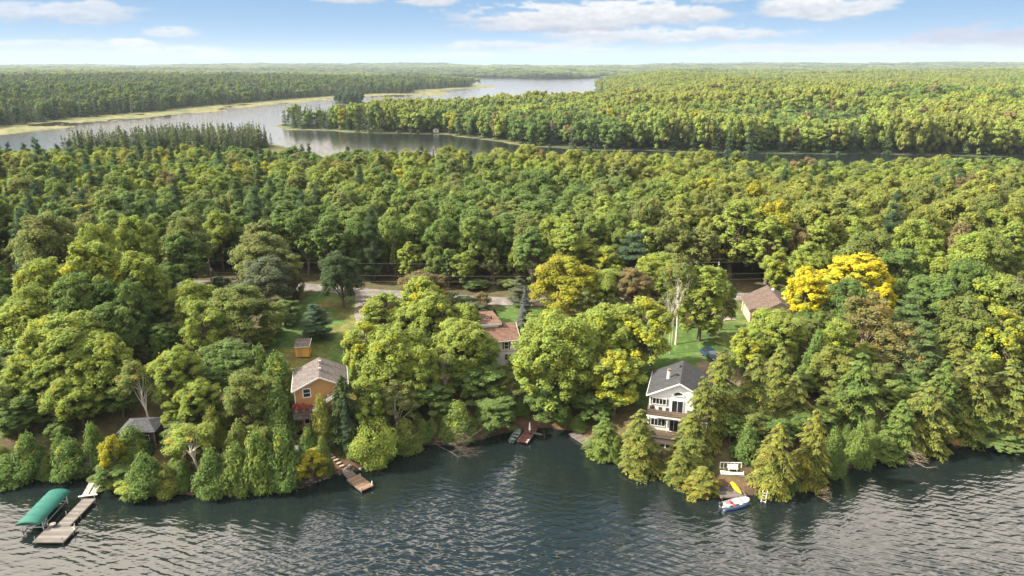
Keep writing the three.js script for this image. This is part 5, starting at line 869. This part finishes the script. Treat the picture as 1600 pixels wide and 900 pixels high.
{ // grey floating dock with blue float
  const o = thing('grey_dock', 'grey floating dock with blue float near the bay\'s right corner', 'dock', 11.6, 0.3, 105.7, 0.6); planks(o, 'decking', 1.7, 4.4, 0, 0, 0, MAT.greyWood, 2); parts('float', [cyl(0.26, 0.26, 1.7, 0, 0, 0, 12).rotateZ(PI / 2).translate(0, -0.2, 2.05), cyl(0.26, 0.26, 1.7, 0, 0, 0, 12).rotateZ(PI / 2).translate(0, -0.2, -1.6)], MAT.blue, o);
}
{ // small brown dock and stone path, left of the bay
  const o = thing('brown_dock', 'short pinkish-brown dock below the stone path', 'dock', -22.8, 0.42, 92.1, 0.76); planks(o, 'decking', 2.0, 4.2, 0, 0, 0, MAT.pinkWood, 2); for (const x of [-0.9, 0.9]) for (const z of [1.8, -1.4]) part('dock_leg', cyl(0.06, 0.06, 1.6, x, -0.3, z), MAT.greyMetal, o); part('mooring_post', cyl(0.07, 0.07, 0.9, 0.9, 0.3, 1.9), MAT.white, o); part('shore_plate', box(1.5, 0.1, 1.3, -0.1, 0.2, -2.7, 0, 0.22), MAT.greyWood, o);
  const p = new THREE.Group(); p.name = 'stone_path'; structure(p); scene.add(p); const R = rng(9);
  for (let i = 0; i < 10; i++) { const t = i / 9, x = lerp(-30.2, -25.4, t), d = 98.3 - 2.9 * pow(t, 1.6), g = new THREE.DodecahedronGeometry(0.5, 0); g.scale(0.85 + 0.25 * R(), 0.22, 0.5 + 0.15 * R()); g.rotateY(0.5 + R() * 0.4); const m = part('stone', g, MAT.pinkStone ??= std(0.46, 0.36, 0.29, { map: grain, roughness: 0.95 }), p); m.position.set(x, heightAt(x, d) + 0.08, -d); }
}
{ // boat landing on the right point
  const o = thing('boat_landing', 'weathered dock platform with dark mat on the right point', 'dock', 32.1, 0.45, 90, 0.06); planks(o, 'decking', 3.7, 3.7, 0, 0, 0, MAT.greyWood, 2); part('mat', box(1.2, 0.03, 1.2, -1, 0.085, -0.4, 0.2), std(0.04, 0.045, 0.06), o); for (const x of [-1.7, 1.7]) for (const z of [-1.6, 1.7]) part('dock_leg', cyl(0.07, 0.07, 1.6, x, -0.4, z), MAT.greyWood, o);
  const k = thing('yellow_kayak', 'yellow kayak lying on the weathered landing', 'kayak', 33.0, 0.52, 90.6, 1.72); const kg = new THREE.SphereGeometry(1, 24, 14), kp = kg.attributes.position; for (let i = 0; i < kp.count; i++) { const u = kp.getX(i), q = pow(max(0, 1 - u * u), 0.2); kp.setXYZ(i, u * 2, kp.getY(i) * 0.2 * q + 0.2 + 0.12 * u * u, kp.getZ(i) * 0.42 * q); } kg.computeVertexNormals(); part('hull', kg, MAT.yellowBoat, k); part('cockpit', new THREE.TorusGeometry(0.17, 0.03, 6, 16).rotateX(PI / 2).scale(1.7, 1, 0.9).translate(-0.1, 0.39, 0), MAT.dark, k);
  const b = thing('motorboat', 'grey aluminium motorboat with blue hull stripe moored in front of the landing', 'boat', 32.0, -0.12, 86.9, 0.36); part('hull', hull(4.7, 1.75, 0.75, 0.85), MAT.boatGrey, b); const st = hull(4.72, 1.78, 0.76, 0.85, false); st.scale(1, 0.16, 1); st.translate(0, 0.1, 0); part('stripe', st, MAT.blue, b);
  part('windshield', box(0.05, 0.32, 1.2, 0.75, 0.95, 0, 0, 0, 0.5), MAT.glass, b); part('console', box(0.3, 0.35, 1.3, 0.62, 0.62, 0), MAT.whitePlastic, b); part('bow_deck', box(1.0, 0.05, 1.05, 1.3, 0.72, 0), MAT.whitePlastic, b); for (const z of [-0.4, 0.4]) part('seat', [box(0.42, 0.1, 0.42, -0.4, 0.45, z), box(0.08, 0.4, 0.42, -0.62, 0.68, z)], MAT.red, b); part('rear_bench', box(0.5, 0.1, 1.3, -1.6, 0.5, 0), MAT.boatGrey, b); const mo = part('outboard_motor', [box(0.4, 0.45, 0.32, -2.55, 1.0, 0), box(0.16, 0.8, 0.14, -2.5, 0.4, 0)], MAT.dark, b);
  const w = thing('landing_rail', 'white railed platform above the boat landing', 'platform', 33.3, 1.15, 93.6, -0.05); part('floor', box(3.4, 0.14, 1.5, 0, 0.2, 0), MAT.whitePlastic, w); parts('post', [-1.6, 1.6].flatMap((x) => [-0.65, 0.65].map((z) => box(0.13, 1.9, 0.13, x, -0.3, z))), MAT.white, w); railing(w, [[-1.6, -0.7, 1.6, -0.7, 0.27]], 1.1, MAT.white, 0.5, 0.08); part('bench', [box(1.5, 0.08, 0.5, 0.2, 0.7, -0.2), box(0.08, 0.45, 0.45, -0.4, 0.46, -0.2), box(0.08, 0.45, 0.45, 0.8, 0.46, -0.2), box(1.5, 0.5, 0.07, 0.2, 1.0, -0.44)], MAT.whitePlastic, w);
  const s = thing('wooden_steps', 'short wooden steps from the bank down to the weathered landing', 'stairs', 34.4, 0.5, 91.6, -0.55); for (let i = 0; i < 5; i++) part('step', box(0.9, 0.06, 0.26, 0, 0.1 + i * 0.16, -i * 0.26), MAT.deckWood, s); parts('stringer', [rod([-0.45, 0, 0.15], [-0.45, 0.85, -1.2], 0.06), rod([0.45, 0, 0.15], [0.45, 0.85, -1.2], 0.06)], MAT.deckWood, s);
  const l = thing('white_ladder', 'white ladder frame leaning into the water right of the landing', 'ladder', 36.4, 0, 88.0, -0.5); parts('rail', [rod([-0.3, -0.4, 0.5], [-0.3, 1.5, -0.6], 0.05), rod([0.3, -0.4, 0.5], [0.3, 1.5, -0.6], 0.05)], MAT.white, l); for (let i = 0; i < 4; i++) part('rung', rod([-0.3, 0.1 + i * 0.35, 0.21 - i * 0.2], [0.3, 0.1 + i * 0.35, 0.21 - i * 0.2], 0.035), MAT.white, l);
}
// ---------- on the lawns ----------
function lawnChair(x, d, turn, label) { const y = heightAt(x, d), o = thing('lawn_chair', label, 'chair', x, y, d, turn, 'white lawn chairs'); part('seat', box(0.62, 0.07, 0.6, 0, 0.4, 0, 0, 0.12), MAT.whitePlastic, o); part('backrest', box(0.62, 0.85, 0.07, 0, 0.8, -0.4, 0, -0.3), MAT.whitePlastic, o); for (const s of [-1, 1]) { part('armrest', box(0.12, 0.05, 0.75, s * 0.38, 0.62, -0.05), MAT.whitePlastic, o); parts('leg', [box(0.07, 0.62, 0.07, s * 0.36, 0.31, 0.28), box(0.07, 0.5, 0.07, s * 0.36, 0.25, -0.3)], MAT.whitePlastic, o); } }
lawnChair(41.2, 132.5, 0.7, 'white lawn chair on the right lawn nearer the tall lime tree'); lawnChair(43.4, 128.4, -0.6, 'white lawn chair on the right lawn between car and garage');
lawnChair(-33.6, 97.2, 0.3, 'white chair below the orange cottage\'s lower deck, left one'); lawnChair(-32.2, 97.9, -0.2, 'white chair below the orange cottage\'s lower deck, middle one'); lawnChair(-30.6, 98.2, -0.5, 'white chair below the orange cottage\'s lower deck, right one');
{ // parked car
  const x = 37.2, d = 122.4, o = thing('parked_car', 'dark blue car parked on the right lawn', 'car', x, heightAt(x, d) + 0.02, d, 0.25);
  const prof = [[-2.2, 0.32], [2.1, 0.32], [2.2, 0.6], [2.12, 0.88], [1.2, 1.0], [-2.1, 1.02], [-2.25, 0.7]], s = new THREE.Shape(prof.map((p) => new THREE.Vector2(...p))), body = new THREE.ExtrudeGeometry(s, { depth: 1.62, bevelEnabled: true, bevelSize: 0.08, bevelThickness: 0.1, bevelSegments: 3 }); body.translate(0, 0, -0.81); body.rotateY(-PI / 2);
  part('body', body, MAT.carPaint, o);
  const cab = new THREE.Shape([[-2.05, 1.0], [1.15, 1.0], [0.35, 1.58], [-1.55, 1.6]].map((p) => new THREE.Vector2(...p))), cg = new THREE.ExtrudeGeometry(cab, { depth: 1.36, bevelEnabled: true, bevelSize: 0.05, bevelThickness: 0.08, bevelSegments: 2 }); cg.translate(0, 0.02, -0.68); cg.rotateY(-PI / 2); part('cabin_glass', cg, MAT.glass, o); part('roof', box(1.35, 0.06, 1.85, 0, 1.7, -0.6), MAT.carPaint, o);
  part('windshield', box(1.3, 0.03, 0.98, 0, 1.36, 0.83, 0, 0.63), new THREE.MeshPhysicalMaterial({ color: new THREE.Color().setRGB(0.1, 0.12, 0.14), roughness: 0.03, ior: 1.8 }), o);
  for (const sx of [-1, 1]) { part('headlight', box(0.36, 0.16, 0.08, sx * 0.6, 0.74, 2.26), MAT.lamp, o); part('wing_mirror', box(0.2, 0.14, 0.12, sx * 0.98, 1.12, 0.75), MAT.carPaint, o); part('taillight', box(0.2, 0.22, 0.06, sx * 0.7, 0.85, -2.31), MAT.tail, o); for (const z of [-1.4, 1.4]) { const w = part('wheel', new THREE.TorusGeometry(0.26, 0.1, 8, 18).rotateY(PI / 2).translate(sx * 0.82, 0.34, z), MAT.rubber, o); part('rim', cyl(0.2, 0.2, 0.12, 0, 0, 0, 12).rotateZ(PI / 2).translate(sx * 0.84, 0.34, z), MAT.greyMetal, w); } }
  part('grille', box(0.9, 0.14, 0.06, 0, 0.62, 2.29), MAT.greyMetal, o); part('bumper', box(1.6, 0.14, 0.1, 0, 0.42, 2.28), MAT.dark, o); part('number_plate', box(0.34, 0.14, 0.02, 0, 0.46, 2.35), MAT.white, o);
}
// ---------- utility poles and wires ----------
const poles = [[-150, 164.5], [-70.3, 157.5], [-12, 149.8 + 8.6], [47.4, 155.8], [112, 171]];
poles.forEach(([x, d], i) => {
  if (i === 2) return;
  const y = heightAt(x, d), top = i === 1 || i === 3 ? 17.2 : 17.5, o = thing('utility_pole', ['weathered utility pole hidden in the wood at far left', 'weathered utility pole with guy wire left of the lawn', '', 'weathered utility pole beside the tan garage', 'weathered utility pole in the wood at far right'][i], 'utility pole', x, y, d);
  part('pole', rod([0, -1, 0], [0.05, top - y, 0], 0.17, 0.12, 10), MAT.pole, o); part('crossarm', box(0.12, 0.12, 0.9, 0, top - y - 0.4, 0.2), MAT.pole, o); for (const [q, z] of [[0.05, 0], [-0.3, 0.6]]) part('insulator', cyl(0.06, 0.05, 0.18, 0.03, top - y + q, z), MAT.white, o); part('transformer', cyl(0.2, 0.2, 0.7, 0.3, top - y - 2.2, 0.1), MAT.greyMetal, o); if (i === 1) part('guy_wire', rod([0, top - y - 1, 0], [5.5, 0.2, 3], 0.03), MAT.wire, o);
});
for (const [k, lift, label] of [[0, 0, 'topmost power line running along the road'], [1, -2.9, 'middle cable running along the road'], [2, -4.3, 'lowest cable running along the road']]) {
  const pts = []; [0, 1, 3, 4].forEach((a, n, L) => { if (!n) return; const A = poles[L[n - 1]], B = poles[a]; for (let i = n > 1 ? 1 : 0; i <= 14; i++) { const t = i / 14; pts.push(new THREE.Vector3(lerp(A[0], B[0], t), 17.2 + lift - 1.1 * 4 * t * (1 - t) * 0.6, -lerp(A[1], B[1], t) + 0.05)); } });
  const m = new THREE.Mesh(new THREE.TubeGeometry(new THREE.CatmullRomCurve3(pts), 160, 0.018, 4), MAT.wire); m.name = numbered('power_line'); m.castShadow = true; tag(m, label, 'wire', 'power lines along the road'); scene.add(m);
}
// ---------- rocks, driftwood, reeds ----------
{
  const R = rng(31), stones = [0, 1, 2].map((s) => { const g = new THREE.DodecahedronGeometry(0.5, 1), p = g.attributes.position, q = rng(s + 3); const seen = new Map(); for (let i = 0; i < p.count; i++) { const k = [p.getX(i), p.getY(i), p.getZ(i)].map((v) => v.toFixed(3)).join(); if (!seen.has(k)) seen.set(k, 0.75 + 0.45 * q()); const f = seen.get(k); p.setXYZ(i, p.getX(i) * f, p.getY(i) * f * 0.62, p.getZ(i) * f); } g.computeVertexNormals(); return g; }), mats = [MAT.stone, std(0.24, 0.21, 0.19, { map: grain, roughness: 0.95 }), std(0.42, 0.38, 0.35, { map: grain, roughness: 0.95 })];
  const shoreD = (x) => { for (let i = 1; i < FRONT.length; i++) if (x <= FRONT[i][0]) return lerp(FRONT[i - 1][1], FRONT[i][1], (x - FRONT[i - 1][0]) / (FRONT[i][0] - FRONT[i - 1][0])); return 100; };
  for (let i = 0; i < 78; i++) { const near = i < 34, x = near ? -31.5 + 7 * R() : -78 + R() * 165, d = shoreD(x) + (R() - 0.35) * 1.1, s = 0.25 + R() * R() * 0.8, m = new THREE.Mesh(stones[i % 3], mats[floor(R() * 3)]); m.name = numbered('boulder'); m.castShadow = m.receiveShadow = true; m.position.set(x, max(heightAt(x, d), -0.1) + s * 0.08, -d); m.rotation.y = R() * 6; m.scale.setScalar(s); tag(m, near ? 'grey boulder in the rocky edge between brown dock and yellow tree' : 'lone grey boulder along the waterline', 'boulder', near ? 'boulders beside the brown dock' : 'boulders along the waterline'); scene.add(m); }
  const tb = new THREE.Mesh(stones[1], MAT.tanStone); tb.name = numbered('boulder'); tb.position.set(74.6, 0.35, -104.4); tb.scale.set(2.6, 1.6, 1.4); tag(tb, 'orange-tan boulder at the right shoreline', 'boulder'); scene.add(tb);
  const drift = (name, x, d, len, turn, pitch, seed, label, mat) => { const s = bareTree(len, 4, seed), o = thing(name, label, 'dead tree', x, 0.25, d, turn); const a = part('trunk', s.trunk, mat, o), b = part('branches', s.crown, mat, o); for (const m of [a, b]) m.rotation.z = pitch; return o; };
  drift('fallen_tree', -14.4, 104.6, 7, -0.35, -1.42, 201, 'grey fallen tree with tangled branches lying in the bay', MAT.driftwood); drift('fallen_tree', -12.2, 103.8, 6, -0.75, -1.5, 202, 'second fallen tree tangle at the end of the driftwood in the bay', MAT.driftwood); drift('dead_branch', 60.8, 101.4, 4.5, -0.9, -1.3, 203, 'pale dead branch poking into the water on the right shore', MAT.tanBark); drift('dead_branch', 44.6, 89.6, 2.2, -1.2, -1.2, 204, 'bare root tangle at the waterline below the golden hemlock', MAT.tanBark);
  const log = thing('driftwood_log', 'pale log floating along the right edge shoreline', 'log', 86, 0.1, 105.4, 0.1); part('log', rod([-2, 0, 0], [2, 0.05, 0.2], 0.16, 0.12, 8), MAT.paleWood, log);
  const reeds = []; for (let i = 0; i < 420; i++) { const x = -9.2 + R() * 4.6, d = shoreD(x) - 0.5 + R() * 0.9, g = new THREE.ConeGeometry(0.03, 0.7 + R() * 0.7, 3); g.rotateZ((R() - 0.5) * 0.5); g.rotateX((R() - 0.5) * 0.5); g.translate(x, 0.4, -d); reeds.push(g); }
  const rm = new THREE.Mesh(merge(reeds), std(0.3, 0.19, 0.12)); rm.name = 'reeds'; rm.userData = { kind: 'stuff', label: 'dry tan reeds at the bay shore left of the rowboat', category: 'reeds' }; rm.castShadow = true; scene.add(rm);
}
// ---------- small buildings on the far shore ----------
[[64, 550, 4.4, 'white boathouse on the far shore right of centre'], [-96, 684, 4.6, 'white cottage among trees on the far point, left one'], [-72, 680, 5, 'pale cottage among trees on the far point, middle one'], [-44, 660, 4.4, 'white cottage near the water on the far point, right one'], [-135, 702, 4, 'tiny pale cabin on the far point near its tip']].forEach(([x, d, w, label], i) => {
  const o = thing('far_cottage', label, 'cottage', x, max(0.5, heightAt(x, d)), d, (i - 2) * 0.3, 'cottages on the far shore'); gable(o, w, w * 1.2, 2.4, 3.7, [MAT.whiteSiding, MAT.tanSiding, MAT.whiteSiding, MAT.brownWall, MAT.tanSiding][i], i % 2 ? MAT.taupeRoof : MAT.slateRoof, MAT.white, 0.4, 1); pane(o, 'window', 0, 1.5, 0.05, w * 0.4, 1, 2, 1);
});
[[85, 530.5, 10, 'pale dock on the far shore right of the boathouse'], [-82, 664, 8, 'pale dock on the far point below the cottages'], [-30, 624, 12, 'long pale dock at the far point\'s right end']].forEach(([x, d, w, label], i) => { const o = thing('far_dock', label, 'dock', x, 0.5, d, 0.1, 'docks on the far shore'); part('decking', box(w, 0.2, 2.4, 0, 0, 0), MAT.paleWood, o); parts('pile', [-1, 1].flatMap((a) => [-1, 1].map((b) => cyl(0.1, 0.1, 2.2, a * w * 0.45, -0.6, b))), MAT.greyWood, o); });

// ---------- summer haze ----------
scene.fog = new THREE.FogExp2(new THREE.Color().setRGB(0.72, 0.85, 1.0), 0.000048);
renderer.render(scene, camera);
